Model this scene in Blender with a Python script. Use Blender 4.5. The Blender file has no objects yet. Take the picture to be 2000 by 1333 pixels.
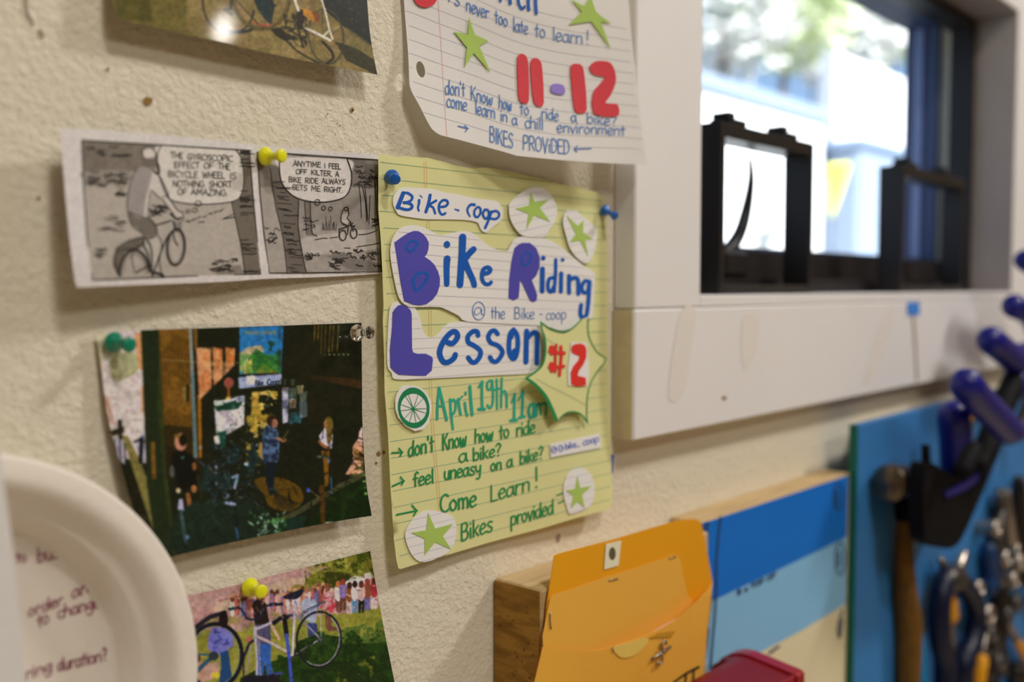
# Corner of a bike workshop wall: hand-made posters, comic strip, photo prints, paper plate, window, pegboard
import bpy, math, random
import numpy as np
from mathutils import Matrix, Vector
from mathutils.geometry import delaunay_2d_cdt
C = bpy.context.scene.collection
rnd = random.Random(7)

# ------------------------------------------------------------------ camera
F = 1944.0; HX, HY = 2735.0, 562.0          # focal length in pixels of the 2000x1333 frame, vanishing point of the wall
CAM = np.array([0.0, -0.40, 1.50])          # 40 cm in front of the wall (the wall's face is y = 0)
_a = math.atan((HX-1000)/F); _p = math.atan((666.5-HY)/F)
FW = np.array([math.cos(_a)*math.cos(_p), math.sin(_a)*math.cos(_p), -math.sin(_p)])
RT = np.array([math.sin(_a), -math.cos(_a), 0.0]); UP = np.cross(RT, FW)
cd = bpy.data.cameras.new('camera'); cam = bpy.data.objects.new('camera', cd); C.objects.link(cam)
M = Matrix.Identity(4)
for i in range(3):
    M[i][0] = RT[i]; M[i][1] = UP[i]; M[i][2] = -FW[i]; M[i][3] = CAM[i]
cam.matrix_world = M
cd.sensor_width = 36; cd.lens = 36*F/2000; cd.clip_start = 0.02; cd.clip_end = 200
cd.dof.use_dof = True; cd.dof.focus_distance = 0.518; cd.dof.aperture_fstop = 4.2; cd.dof.aperture_blades = 0
bpy.context.scene.camera = cam

# ------------------------------------------------------------------ world, lights, exposure
sc = bpy.context.scene
sc.view_settings.view_transform = 'Standard'; sc.view_settings.look = 'None'
sc.view_settings.gamma = 1.0; sc.view_settings.exposure = 0.0; sc.view_settings.use_curve_mapping = False
sc.cycles.max_bounces = 8; sc.cycles.diffuse_bounces = 4; sc.cycles.sample_clamp_indirect = 6
w = bpy.data.worlds.new('sky'); sc.world = w; w.use_nodes = True
nt = w.node_tree; bg = nt.nodes['Background']
st = nt.nodes.new('ShaderNodeTexSky'); st.sky_type = 'HOSEK_WILKIE'
st.sun_direction = Vector((-0.2, -0.7, 0.75)).normalized(); st.turbidity = 5
nt.links.new(st.outputs[0], bg.inputs[0]); bg.inputs[1].default_value = 5.0
def lamp(name, kind, loc, target, energy, color, **kw):
    l = bpy.data.lights.new(name, kind); o = bpy.data.objects.new(name, l); C.objects.link(o)
    o.location = loc; o.rotation_euler = (Vector(target)-Vector(loc)).to_track_quat('-Z', 'Y').to_euler()
    l.energy = energy; l.color = color
    for k, v in kw.items(): setattr(l, k, v)
    return o
lamp('sun', 'SUN', (0, -4, 8), (0.7, 1.5, 4.0), 14.0, (1.0, 0.96, 0.9), angle=0.02)
AIM = (0.45, 0, 1.5)
lamp('ceiling_lamp_near', 'AREA', (0.18, -1.32, 3.12), (0.30, -0.1, 1.5), 12.4, (1.0, 0.95, 0.87), shape='RECTANGLE', size=0.30, size_y=0.16)
lamp('ceiling_lamp_side', 'AREA', (2.30, -1.18, 3.12), AIM, 27.5, (1.0, 0.95, 0.88), shape='RECTANGLE', size=0.32, size_y=0.22)
lamp('added_room_fill', 'AREA', (0.2, -2.5, 3.12), (0.25, -1.7, 0.5), 17.0, (1.0, 0.95, 0.87), shape='RECTANGLE', size=1.2, size_y=0.5)  # unseen fill lamp, added for even light along the wall
lamp('ceiling_lamp_spot', 'AREA', (2.12, -2.70, 3.12), (0.3, 0, 1.5), 0.7, (1.0, 0.96, 0.9), shape='DISK', size=0.07)

# ------------------------------------------------------------------ pixel <-> world helpers
def rays(P):
    P = np.asarray(P, float).reshape(-1, 2)
    d = FW + np.outer((P[:, 0]-1000)/F, RT) - np.outer((P[:, 1]-666.5)/F, UP)
    return d/d[:, 1:2]                       # scaled so that dy = 1
def at(px, py, y=0.0):                       # the point seen at a pixel, on the plane at depth y
    return Vector(CAM + rays((px, py))[0]*(y-CAM[1]))
def flat(v):
    return lambda X, Z: np.full_like(X, v)
def onto(P, h, lift=0.0):                    # pixels onto the surface y = -h(X, Z), lifted towards the room
    d = rays(P); y = np.zeros(len(d))
    for _ in range(9):
        Q = CAM + d*(y-CAM[1])[:, None]
        y = 0.4*y + 0.6*(-(h(Q[:, 0], Q[:, 2])+lift))
    return CAM + d*(y-CAM[1])[:, None]
def zm(ox, oy, s):                           # coordinates read in an enlarged crop of the photograph
    def f(t):
        if isinstance(t, str): t = [tuple(map(float, q.split(','))) for q in t.split()]
        return [(ox+x/s, oy+y/s) for x, y in t]
    return f
def inpoly(P, poly):
    P = np.asarray(P, float); x, y = P[..., 0], P[..., 1]; r = np.zeros(x.shape, bool)
    q = np.asarray(poly, float)
    for (x0, y0), (x1, y1) in zip(q, np.roll(q, -1, 0)):
        if y0 == y1: continue
        r ^= ((y0 > y) != (y1 > y)) & (x < (x1-x0)*(y-y0)/(y1-y0)+x0)
    return r
def smooth(P, n=6, closed=False):            # Catmull-Rom through the points
    P = [np.array(p, float) for p in P]
    if len(P) < 3: return [tuple(p) for p in P]
    if closed: Q = [P[-1]]+P+[P[0], P[1]]
    else: Q = [2*P[0]-P[1]]+P+[2*P[-1]-P[-2]]
    out = []
    for i in range(1, len(Q)-2):
        a, b, c, d = Q[i-1:i+3]
        for k in range(n):
            t = k/n
            out.append(tuple(0.5*(2*b+(c-a)*t+(2*a-5*b+4*c-d)*t*t+(3*b-a-3*c+d)*t**3)))
    if not closed: out.append(tuple(P[-1]))
    return out
def densify(P, step, closed=True):
    out = []; n = len(P)
    for i in range(n if closed else n-1):
        a = np.array(P[i], float); b = np.array(P[(i+1) % n], float); m = max(1, int(np.linalg.norm(b-a)/step))
        out += [tuple(a+(b-a)*k/m) for k in range(m)]
    if not closed: out.append(tuple(P[-1]))
    return out

# ------------------------------------------------------------------ colour, materials
def lin(c):
    return tuple((v/255/12.92 if v/255 <= 0.04045 else ((v/255+0.055)/1.055)**2.4) for v in c)
K = (0.66, 0.63, 0.585)                      # what the room's light gives back of a white surface, per channel
def alb(c):
    return tuple(min(0.93, v/k) for v, k in zip(lin(c), K))
def mat(name, c, rough=0.6, var=0.06, vs=30, bump=0.0, bs=200, metal=0.0, trans=0.0, spec=0.4, raw=False, coat=0.0):
    m = bpy.data.materials.new(name); m.use_nodes = True; n = m.node_tree.nodes; L = m.node_tree.links
    b = n['Principled BSDF']; c = tuple(c) if raw else alb(c)
    b.inputs['Roughness'].default_value = rough; b.inputs['Metallic'].default_value = metal
    b.inputs['Specular IOR Level'].default_value = spec; b.inputs['Coat Weight'].default_value = coat
    tc = n.new('ShaderNodeTexCoord')
    nz = n.new('ShaderNodeTexNoise'); nz.inputs['Scale'].default_value = vs; nz.inputs['Detail'].default_value = 4
    L.new(tc.outputs['Object'], nz.inputs['Vector'])
    mx = n.new('ShaderNodeMix'); mx.data_type = 'RGBA'
    mx.inputs[6].default_value = tuple(v*(1-var) for v in c)+(1,); mx.inputs[7].default_value = tuple(min(1, v*(1+var)) for v in c)+(1,)
    L.new(nz.outputs['Fac'], mx.inputs[0]); L.new(mx.outputs[2], b.inputs['Base Color'])
    if bump:
        n2 = n.new('ShaderNodeTexNoise'); n2.inputs['Scale'].default_value = bs; n2.inputs['Detail'].default_value = 3
        L.new(tc.outputs['Object'], n2.inputs['Vector'])
        bp = n.new('ShaderNodeBump'); bp.inputs['Strength'].default_value = bump; bp.inputs['Distance'].default_value = 0.0015
        L.new(n2.outputs['Fac'], bp.inputs['Height']); L.new(bp.outputs[0], b.inputs['Normal'])
    if trans:
        tr = n.new('ShaderNodeBsdfTranslucent'); ms = n.new('ShaderNodeMixShader'); ms.inputs[0].default_value = trans
        L.new(mx.outputs[2], tr.inputs[0]); L.new(b.outputs[0], ms.inputs[1]); L.new(tr.outputs[0], ms.inputs[2])
        L.new(ms.outputs[0], n['Material Output'].inputs[0])
    return m
def print_mat(name, rough, coat, spec=0.5):  # a printed picture: colour comes from the mesh's own colour attribute
    m = bpy.data.materials.new(name); m.use_nodes = True; n = m.node_tree.nodes; L = m.node_tree.links
    b = n['Principled BSDF']; a = n.new('ShaderNodeAttribute'); a.attribute_name = 'print'
    L.new(a.outputs['Color'], b.inputs['Base Color']); b.inputs['Roughness'].default_value = rough
    b.inputs['Specular IOR Level'].default_value = spec; b.inputs['Coat Weight'].default_value = coat; b.inputs['Coat Roughness'].default_value = 0.04
    return m

# ------------------------------------------------------------------ objects
def obj(name, V, Fc, m, parent=None, sm=False):
    me = bpy.data.meshes.new(name); me.from_pydata([tuple(v) for v in V], [], [tuple(f) for f in Fc]); me.update()
    if m: me.materials.append(m)
    o = bpy.data.objects.new(name, me); C.objects.link(o)
    if sm: me.polygons.foreach_set('use_smooth', [True]*len(me.polygons))
    if parent: o.parent = parent
    return o
def tag(o, label, cat, group=None):
    o['label'] = label; o['category'] = cat
    if group: o['group'] = group
    return o
def thing(name, label, cat, group=None, loc=None):
    o = bpy.data.objects.new(name, None); C.objects.link(o); o.empty_display_size = 0.01
    if loc is not None: o.location = loc; bpy.context.view_layer.update()
    return tag(o, label, cat, group)
def reloc(parent):                            # children are built in world coordinates
    inv = Matrix.Translation(parent.location).inverted()
    for c in parent.children: c.matrix_parent_inverse = inv
def struct(o):
    o['kind'] = 'structure'; return o
class MB:
    def __init__(s): s.V = []; s.F = []
    def add(s, V, Fc):
        k = len(s.V); s.V += [tuple(v) for v in V]; s.F += [tuple(i+k for i in f) for f in Fc]; return s
    def box(s, a, b, bev=0.0):
        x0, y0, z0 = a; x1, y1, z1 = b
        if bev <= 0:
            V = [(x, y, z) for z in (z0, z1) for y in (y0, y1) for x in (x0, x1)]
            return s.add(V, [(0, 2, 3, 1), (4, 5, 7, 6), (0, 1, 5, 4), (2, 6, 7, 3), (0, 4, 6, 2), (1, 3, 7, 5)])
        e = bev; V = []; Fc = []
        xs, ys, zs = (x0, x1), (y0, y1), (z0, z1); idx = {}
        for i in range(2):
            for j in range(2):
                for k in range(2):
                    sx, sy, sz = (1-2*i)*e, (1-2*j)*e, (1-2*k)*e
                    for ax, v in enumerate(((xs[i], ys[j]+sy, zs[k]+sz), (xs[i]+sx, ys[j], zs[k]+sz), (xs[i]+sx, ys[j]+sy, zs[k]))):
                        idx[i, j, k, ax] = len(V); V.append(v)
        g = lambda i, j, k, a: idx[i, j, k, a]
        for i in range(2): Fc.append((g(i, 0, 0, 0), g(i, 1, 0, 0), g(i, 1, 1, 0), g(i, 0, 1, 0)))
        for j in range(2): Fc.append((g(0, j, 0, 1), g(1, j, 0, 1), g(1, j, 1, 1), g(0, j, 1, 1)))
        for k in range(2): Fc.append((g(0, 0, k, 2), g(1, 0, k, 2), g(1, 1, k, 2), g(0, 1, k, 2)))
        for p in range(2):
            for q in range(2):
                Fc.append((g(0, p, q, 1), g(1, p, q, 1), g(1, p, q, 2), g(0, p, q, 2)))
                Fc.append((g(p, 0, q, 0), g(p, 1, q, 0), g(p, 1, q, 2), g(p, 0, q, 2)))
                Fc.append((g(p, q, 0, 0), g(p, q, 1, 0), g(p, q, 1, 1), g(p, q, 0, 1)))
        for i in range(2):
            for j in range(2):
                for k in range(2): Fc.append((g(i, j, k, 0), g(i, j, k, 1), g(i, j, k, 2)))
        return s.add(V, Fc)
    def tube(s, P, R, n=12, cap=True):
        P = [Vector(p) for p in P]
        if not hasattr(R, '__len__'): R = [R]*len(P)
        V = []; ref = None
        for i, p in enumerate(P):
            t = (P[min(i+1, len(P)-1)]-P[max(i-1, 0)]).normalized()
            if ref is None: ref = t.orthogonal().normalized()
            ref = (ref-t*ref.dot(t)).normalized(); bn = t.cross(ref)
            V += [p+(ref*math.cos(2*math.pi*k/n)+bn*math.sin(2*math.pi*k/n))*R[i] for k in range(n)]
        Fc = [(i*n+k, i*n+(k+1) % n, (i+1)*n+(k+1) % n, (i+1)*n+k) for i in range(len(P)-1) for k in range(n)]
        if cap: Fc += [tuple(range(n))[::-1], tuple((len(P)-1)*n+k for k in range(n))]
        return s.add(V, Fc)
    def lathe(s, prof, o, ax, n=32):          # prof: (radius, distance along the axis)
        ax = Vector(ax).normalized(); u = ax.orthogonal().normalized(); v = ax.cross(u); o = Vector(o)
        V = [o+ax*h+(u*math.cos(2*math.pi*k/n)+v*math.sin(2*math.pi*k/n))*max(r, 1e-5) for r, h in prof for k in range(n)]
        Fc = [(i*n+k, i*n+(k+1) % n, (i+1)*n+(k+1) % n, (i+1)*n+k) for i in range(len(prof)-1) for k in range(n)]
        return s.add(V, Fc)
    def prism(s, poly, y0, y1):               # outline in (x, z), extruded along y
        n = len(poly); V = [(x, y0, z) for x, z in poly]+[(x, y1, z) for x, z in poly]
        return s.add(V, [tuple(range(n)), tuple(range(2*n-1, n-1, -1))]+[(i, i+n, (i+1) % n+n, (i+1) % n) for i in range(n)])
    def build(s, name, m, parent=None, sm=False): return obj(name, s.V, s.F, m, parent, sm)

# flat cut shapes lying on a surface, outlined in pixels
def sheet(name, outline, h, m, parent=None, lift=0.0, thick=0.0, step=14, holes=(), sm=True):
    ol = densify(outline, step); pts = list(ol); loops = [list(range(len(ol)))]
    for hl in holes:
        k = len(pts); pts += hl; loops.append(list(range(k, k+len(hl))))
    a = np.array(ol); x0, y0 = a.min(0); x1, y1 = a.max(0)
    g = [(x+0.01*(y % 7), y) for x in np.arange(x0+step/2, x1, step) for y in np.arange(y0+step/2, y1, step)]
    if g:
        G = np.array(g); keep = inpoly(G, ol)
        for lp in loops:
            q = np.array([pts[i] for i in lp]); d = np.min(np.linalg.norm(G[:, None]-q[None], axis=2), 1); keep &= d > step*0.4
        for hl in holes: keep &= ~inpoly(G, hl)
        pts += [tuple(p) for p in G[keep]]
    ed = [(lp[i], lp[(i+1) % len(lp)]) for lp in loops for i in range(len(lp))]
    r = delaunay_2d_cdt([Vector(p) for p in pts], ed, [], 0, 1e-4)
    P2 = np.array([tuple(v) for v in r[0]]); T = [tuple(f) for f in r[2] if len(f) == 3]
    cen = np.array([P2[list(f)].mean(0) for f in T]); ok = inpoly(cen, ol)
    for hl in holes: ok &= ~inpoly(cen, hl)
    T = [f if np.cross(P2[f[1]]-P2[f[0]], P2[f[2]]-P2[f[0]]) < 0 else f[::-1] for f, k in zip(T, ok) if k]
    V = [tuple(v) for v in onto(P2, h, lift+thick)]
    if thick:
        n = len(V); V += [(x, y+thick, z) for x, y, z in V]; cnt = {}
        for f in T:
            for i in range(3): cnt[(f[i], f[(i+1) % 3])] = 1
        rim = [(a_, b_) for a_, b_ in cnt if (b_, a_) not in cnt]
        T = T+[(c+n, b_+n, a_+n) for a_, b_, c in T]+[(b_, a_, a_+n, b_+n) for a_, b_ in rim]
        sm = False
    return obj(name, V, T, m, parent, sm)
_lay = [0]
class Ink:                                    # pen strokes as thin ribbons lying on a surface
    def __init__(s, h, lift): s.h = h; s.lift = lift; s.P = []; s.F = []; s.L = []
    def _add(s, P, Fc):
        k = len(s.P); s.P += P; s.F += [tuple(i+k for i in f) for f in Fc]
        _lay[0] = (_lay[0]+1) % 24; s.L += [s.lift+_lay[0]*5e-6]*len(P)
    def stroke(s, P, w, closed=False, sm=True, w1=None, cap=True, n=5):
        P = [tuple(p) for p in P]
        if sm and len(P) > 2: P = smooth(P, n, closed)
        if closed: P = P+[P[0], P[1]]
        Q = [P[0]]
        for p in P[1:]:
            if math.dist(p, Q[-1]) > 0.05: Q.append(p)
        P = np.array(Q)
        if len(P) < 2: return s.dot(Q[0], w/2)
        T = np.gradient(P, axis=0); T /= np.linalg.norm(T, axis=1)[:, None]+1e-9; N = np.stack([-T[:, 1], T[:, 0]], 1)
        W = np.linspace(w, w if w1 is None else w1, len(P))[:, None]/2
        A = P+N*W; B = P-N*W; n_ = len(P)
        s._add([tuple(p) for p in A]+[tuple(p) for p in B], [(i, i+1, n_+i+1, n_+i) for i in range(n_-1)])
        if cap and w > 1.2 and not closed:
            for c, t, r in ((P[0], -T[0], W[0, 0]), (P[-1], T[-1], W[-1, 0])):
                a0 = math.atan2(t[1], t[0]); k = 5
                s._add([tuple(c)]+[(c[0]+r*math.cos(a0+math.pi*(j/k-0.5)), c[1]+r*math.sin(a0+math.pi*(j/k-0.5))) for j in range(k+1)],
                       [(0, j, j+1) for j in range(1, k+1)])
        return s
    def dot(s, c, r, ry=None):
        k = 12; ry = ry or r
        s._add([(c[0]+r*math.cos(2*math.pi*j/k), c[1]+ry*math.sin(2*math.pi*j/k)) for j in range(k)], [tuple(range(k))]); return s
    def oval(s, c, rx, ry, w, rot=0.0, n=28, a0=0, a1=360):
        pts = []
        for j in range(n+1):
            t = math.radians(a0+(a1-a0)*j/n); x, y = rx*math.cos(t), ry*math.sin(t)
            pts.append((c[0]+x*math.cos(rot)-y*math.sin(rot), c[1]+x*math.sin(rot)+y*math.cos(rot)))
        return s.stroke(pts, w, sm=False, cap=False)
    def build(s, name, m, parent):
        d = rays(s.P); L = np.array(s.L); y = np.zeros(len(d))
        for _ in range(9):
            Q = CAM+d*(y-CAM[1])[:, None]; y = 0.4*y+0.6*(-(s.h(Q[:, 0], Q[:, 2])+L))
        Q = CAM+d*(y-CAM[1])[:, None]
        return obj(name, Q, s.F, m, parent)

# single-stroke hand lettering, in tenths of the cap height
G = {
 'a': (6, "5,5 3,6 1,4.5 .5,2 2,0 4,1 5,4|5,6 5,2 6,0"), 'b': (6, "1,10 1,0|1,3 3,6 5,5 5.3,2 3.5,0 1,1"), 'c': (5, "5,5 3,6 1,4 .7,2 2.3,0 5,.8"),
 'd': (6, "5,5 3,6 1,4.5 .6,2 2,0 4,1 5,4|5.2,10 5,5 5.2,0"), 'e': (5.5, ".8,3 3,3.2 4.8,4.2 4,6 2.3,6 .9,4 .8,2 2.2,0 5,1"),
 'f': (4.5, "4.5,9 3,10 2,8 2,4 2,0|.3,5.5 4,5.7"), 'g': (5.5, "5,5 3,6 1,4 1,2 3,.5 5,3|5,6 5,0 4.5,-3 2.5,-3.8 .8,-2.5"),
 'h': (6, "1,10 1,5 1,0|1,3.5 3,6 5,5 5,2 5.2,0"), 'i': (2.4, "1.2,6 1.2,0|1.2,8.2 1.2,8.7"), 'k': (5.5, "1,10 1,5 1,0|4.8,6 1.2,2.8|2,3.4 5,0"),
 'l': (2.4, "1.2,10 1.2,5 1.3,0"), 'm': (8, "1,6 1,3 1,0|1,4 2.5,6 4,5 4,0|4,4 5.6,6 7,5 7.2,0"), 'n': (6, "1,6 1,3 1,0|1,4 3,6 5,5 5,2 5.2,0"),
 'o': (5.6, "3,6 1,4.6 .8,2 2.6,0 4.6,1.4 4.8,4 3,6 2.4,5.9"), 'p': (6, "1,6 1,1 1,-4|1,4.5 3,6 5,5 5.2,2 3,0 1,1"), 'r': (4.6, "1,6 1,3 1,0|1,3.6 2.5,5.8 4.4,5.6"),
 's': (5, "4.4,5.4 2.5,6 1.2,4.6 2.5,3.2 4.3,2 3.6,.2 1.8,0 .6,.8"), 't': (4.4, "2.2,9 2.2,4 2.4,0|.4,5.8 4.2,6"), 'u': (5.6, "1,6 1,2 2.4,0 4.4,1.4 4.8,6|4.8,6 5,0"),
 'v': (5, ".6,6 2.6,0 2.6,0 4.8,6"), 'w': (7.4, ".7,6 1.6,0 2.6,.4 3.8,5 4.6,.2 5.8,.6 6.8,6"), 'y': (5.4, ".8,6 1,3 2.6,1.6 4.6,3|4.8,6 4.6,0 3.6,-3.4 1.4,-3"),
 'A': (7, ".3,0 3.5,10 3.5,10 6.7,0|1.5,3.6 5.6,3.6"), 'B': (6.6, "1,10 1,5 1,0|1,10 4,10 5.2,8 4,5.6 1,5.2|1,5.2 4.6,5 5.8,2.6 4.4,.2 1,0"),
 'C': (6.6, "6,8.6 4,10 1.6,8.4 .7,5 1.6,1.4 4,0 6.2,1.2"), 'D': (6.8, "1,10 1,5 1,0|1,10 4,9.6 6,7 6,3 4,.4 1,0"), 'E': (6, "1,10 1,5 1,0|1,10 5.4,10|1,5.2 4.8,5.2|1,0 5.6,0"),
 'F': (6, "1,10 1,5 1,0|1,10 5.4,10|1,5.2 4.8,5.2"), 'G': (7, "6,8.6 4,10 1.6,8.4 .7,5 1.6,1.4 4,0 6.2,1.2 6.2,4.6|3.8,4.6 6.4,4.6"), 'H': (7, "1,10 1,0|6,10 6,0|1,5 6,5"),
 'I': (2.6, "1.3,10 1.3,5 1.3,0"), 'K': (6.4, "1,10 1,5 1,0|5.6,10 1.2,4.4|2.2,5.6 6,0"), 'L': (5.6, "1,10 1,5 1,0|1,0 5.2,0"), 'M': (8.4, ".8,0 1.6,10 1.6,10 4.2,3 4.2,3 6.8,10 6.8,10 7.6,0"),
 'N': (7, "1,0 1,10 1,10 6,0 6,0 6,10"), 'O': (7.4, "3.8,10 1.4,8.4 .7,5 1.4,1.4 3.8,0 6,1.4 6.8,5 6,8.4 3.8,10 3.2,9.9"), 'P': (6.2, "1,10 1,5 1,0|1,10 4.4,10 5.6,7.6 4.4,5 1,4.6"),
 'R': (6.6, "1,10 1,5 1,0|1,10 4.4,10 5.6,7.6 4.4,5.2 1,4.8|3,4.8 6,0"), 'S': (6, "5.4,8.8 3.4,10 1.2,8.4 1.6,6 4.4,4.4 5.2,2 3.8,.1 2,0 .6,1.2"), 'T': (6.4, "3.2,10 3.2,5 3.2,0|.4,10 6,10"),
 'V': (6.6, ".6,10 3.3,0 3.3,0 6,10"), 'W': (9, ".6,10 2.4,0 2.4,0 4.5,8 4.5,8 6.6,0 6.6,0 8.4,10"), 'Y': (6.6, ".6,10 3.3,5 3.3,5 6,10|3.3,5 3.3,0"), 'Z': (6.4, ".8,10 5.8,10 5.8,10 .6,0 .6,0 6,0"),
 '1': (3.4, ".6,8 2,10 2,10 2,5 2,0"), '2': (6, "1,8 3,10 5,8.4 4.6,6 1,0 1,0 5.6,0"), '9': (6, "5,8 3,10 1,8 1.4,5.4 3.6,5.4 5,8 5,4 4.4,0"),
 '!': (3, "1.5,10 1.5,6 1.5,3.4|1.5,.6 1.5,.1"), '?': (5.4, ".8,8 2.6,10 4.6,8.2 3.6,6 2.6,4.6 2.6,3|2.6,.6 2.6,.1"), "'": (2, "1,10 1,7.6"), '-': (5, "1,4 4,4"), '_': (6, ".5,0 5.5,0"),
 '.': (2.6, "1.3,.5 1.3,0"), ',': (2.6, "1.5,.8 1,-1.4"), ')': (3.4, ".8,10 2.6,7 2.6,2 .8,-1"), ' ': (4, ""), '@': (8, "5,6 3.4,6.2 2.6,4 3.4,2 5,3 5.4,6 5.2,2.6 6.8,2.4 7.4,5 6.4,8.4 3.8,9.2 1.2,7.4 .6,4 1.6,.8 4.4,-.4 7,.6"),
}
def write(ink, text, p0, p1, hgt, w, slant=0.0, hgt1=None, jit=0.25):
    tw = sum(G[c][0] for c in text)/10; p0 = np.array(p0, float); p1 = np.array(p1, float); x = 0.0
    ax = (p1-p0)/tw; hgt1 = hgt1 or hgt
    for c in text:
        gw, t = G[c]
        for part in t.split('|'):
            if not part: continue
            P = []
            for q in part.split():
                gx, gy = map(float, q.split(',')); u = x+gx/10; k = u/tw; H = hgt+(hgt1-hgt)*k
                P.append((p0[0]+ax[0]*u+slant*gy/10*H+rnd.uniform(-jit, jit), p0[1]+ax[1]*u-gy/10*H+rnd.uniform(-jit, jit)))
            ink.stroke(P, w, n=4)
        x += gw/10

# small painter for the printed pictures
def vnoise(hh, ww, cell, seed):
    r = np.random.RandomState(seed); gy, gx = int(hh/cell)+3, int(ww/cell)+3; g = r.rand(gy, gx)
    y = np.arange(hh)/cell; x = np.arange(ww)/cell; yi = y.astype(int); xi = x.astype(int)
    fy = (y-yi)[:, None]; fx = (x-xi)[None]; fy = fy*fy*(3-2*fy); fx = fx*fx*(3-2*fx)
    a = g[yi][:, xi]; b = g[yi][:, xi+1]; c = g[yi+1][:, xi]; d = g[yi+1][:, xi+1]
    return (a*(1-fx)+b*fx)*(1-fy)+(c*(1-fx)+d*fx)*fy
class Paint:
    def __init__(s, x0, y0, x1, y1, c, r=1.0):
        s.x0, s.y0, s.r = x0, y0, r; s.w = int((x1-x0)*r); s.h = int((y1-y0)*r)
        s.A = np.empty((s.h, s.w, 3)); s.A[:] = c
        yy, xx = np.mgrid[0:s.h, 0:s.w]; s.X = x0+(xx+.5)/r; s.Y = y0+(yy+.5)/r
    def _bb(s, P, m):
        P = np.array(P); a = P.min(0)-m; b = P.max(0)+m
        return (slice(max(0, int((a[1]-s.y0)*s.r)), max(0, int((b[1]-s.y0)*s.r)+2)), slice(max(0, int((a[0]-s.x0)*s.r)), max(0, int((b[0]-s.x0)*s.r)+2)))
    def _mix(s, bb, m, c, alpha, nz):
        if m.size == 0: return
        m = m*alpha; c = np.array(c, float)
        col = c[None, None]*(1+(nz*(np.random.RandomState(int(c.sum())).rand(*m.shape)-.5))[..., None]) if nz else c[None, None]
        s.A[bb] = s.A[bb]*(1-m[..., None])+col*m[..., None]
    def poly(s, P, c, alpha=1.0, nz=0.0, sm=False):
        if sm: P = smooth(P, 5, True)
        bb = s._bb(P, 1); X, Y = s.X[bb], s.Y[bb]; m = 0
        for dx, dy in ((-.25, -.25), (.25, -.25), (-.25, .25), (.25, .25)): m = m+inpoly(np.stack([X+dx/s.r, Y+dy/s.r], -1), P)*.25
        s._mix(bb, m, c, alpha, nz); return s
    def line(s, P, w, c, alpha=1.0, sm=False, nz=0.0):
        if sm: P = smooth(P, 6)
        bb = s._bb(P, w); X, Y = s.X[bb], s.Y[bb]
        if X.size == 0: return s
        d = np.full(X.shape, 1e9)
        for (ax, ay), (bx, by) in zip(P[:-1], P[1:]):
            vx, vy = bx-ax, by-ay; t = np.clip(((X-ax)*vx+(Y-ay)*vy)/(vx*vx+vy*vy+1e-9), 0, 1)
            d = np.minimum(d, np.hypot(X-ax-t*vx, Y-ay-t*vy))
        s._mix(bb, np.clip((w/2-d)*s.r+.5, 0, 1), c, alpha, nz); return s
    def oval(s, c, rx, ry, col, w=0, rot=0.0, alpha=1.0, nz=0.0, a0=0, a1=360):
        pts = []
        for j in range(41):
            t = math.radians(a0+(a1-a0)*j/40); x, y = rx*math.cos(t), ry*math.sin(t)
            pts.append((c[0]+x*math.cos(rot)-y*math.sin(rot), c[1]+x*math.sin(rot)+y*math.cos(rot)))
        return s.line(pts, w, col, alpha, nz=nz) if w else s.poly(pts, col, alpha, nz)
    def mottle(s, P, c, cell, seed, thr=0.5, soft=8.0, alpha=1.0):   # blotches of a colour inside an outline
        bb = s._bb(P, 1); m = inpoly(np.stack([s.X[bb], s.Y[bb]], -1), P).astype(float)
        n = 0.65*vnoise(s.h, s.w, cell*s.r, seed)[bb]+0.35*vnoise(s.h, s.w, cell*s.r/2.5, seed+1)[bb]
        s._mix(bb, m*np.clip((n-thr)*soft+.5, 0, 1), c, alpha, 0); return s
    def blur(s, n=1):
        for _ in range(n):
            p = np.pad(s.A, ((1, 1), (1, 1), (0, 0)), 'edge')
            s.A = (p[:-2, 1:-1]+p[2:, 1:-1]+2*p[1:-1, 1:-1])/4; p = np.pad(s.A, ((1, 1), (1, 1), (0, 0)), 'edge'); s.A = (p[1:-1, :-2]+p[1:-1, 2:]+2*p[1:-1, 1:-1])/4
        return s
    def grain(s, a, seed=1):
        n = .4*vnoise(s.h, s.w, 2.2, seed)+.6*vnoise(s.h, s.w, 6, seed+1); s.A = s.A*(1+a*2*(n-.5))[..., None]
        for k in range(3): s.A[..., k] *= 1+a*.25*(vnoise(s.h, s.w, 9, seed+5+k)-.5)
        return s
    def clutter(s, P, cols, n, seed, l0=2, l1=9, w=1.6):      # many short strokes inside an outline
        q = random.Random(seed); a = np.array(P); x0, y0 = a.min(0); x1, y1 = a.max(0)
        for _ in range(n):
            x, y = q.uniform(x0, x1), q.uniform(y0, y1)
            if not inpoly(np.array([[x, y]]), P)[0]: continue
            t = q.uniform(0, 3.14); l_ = q.uniform(l0, l1); s.line([(x, y), (x+l_*math.cos(t), y+l_*math.sin(t))], q.uniform(.6, 1)*w, q.choice(cols), q.uniform(.4, .9))
        return s
    def sample(s, P):
        P = np.asarray(P); xi = np.clip(((P[:, 0]-s.x0)*s.r).astype(int), 0, s.w-1); yi = np.clip(((P[:, 1]-s.y0)*s.r).astype(int), 0, s.h-1)
        v = np.clip(s.A[yi, xi]/255, 0, 1); v = np.where(v <= 0.04045, v/12.92, ((v+0.055)/1.055)**2.4)
        return np.clip(v/np.array(K), 0, 0.95)
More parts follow.
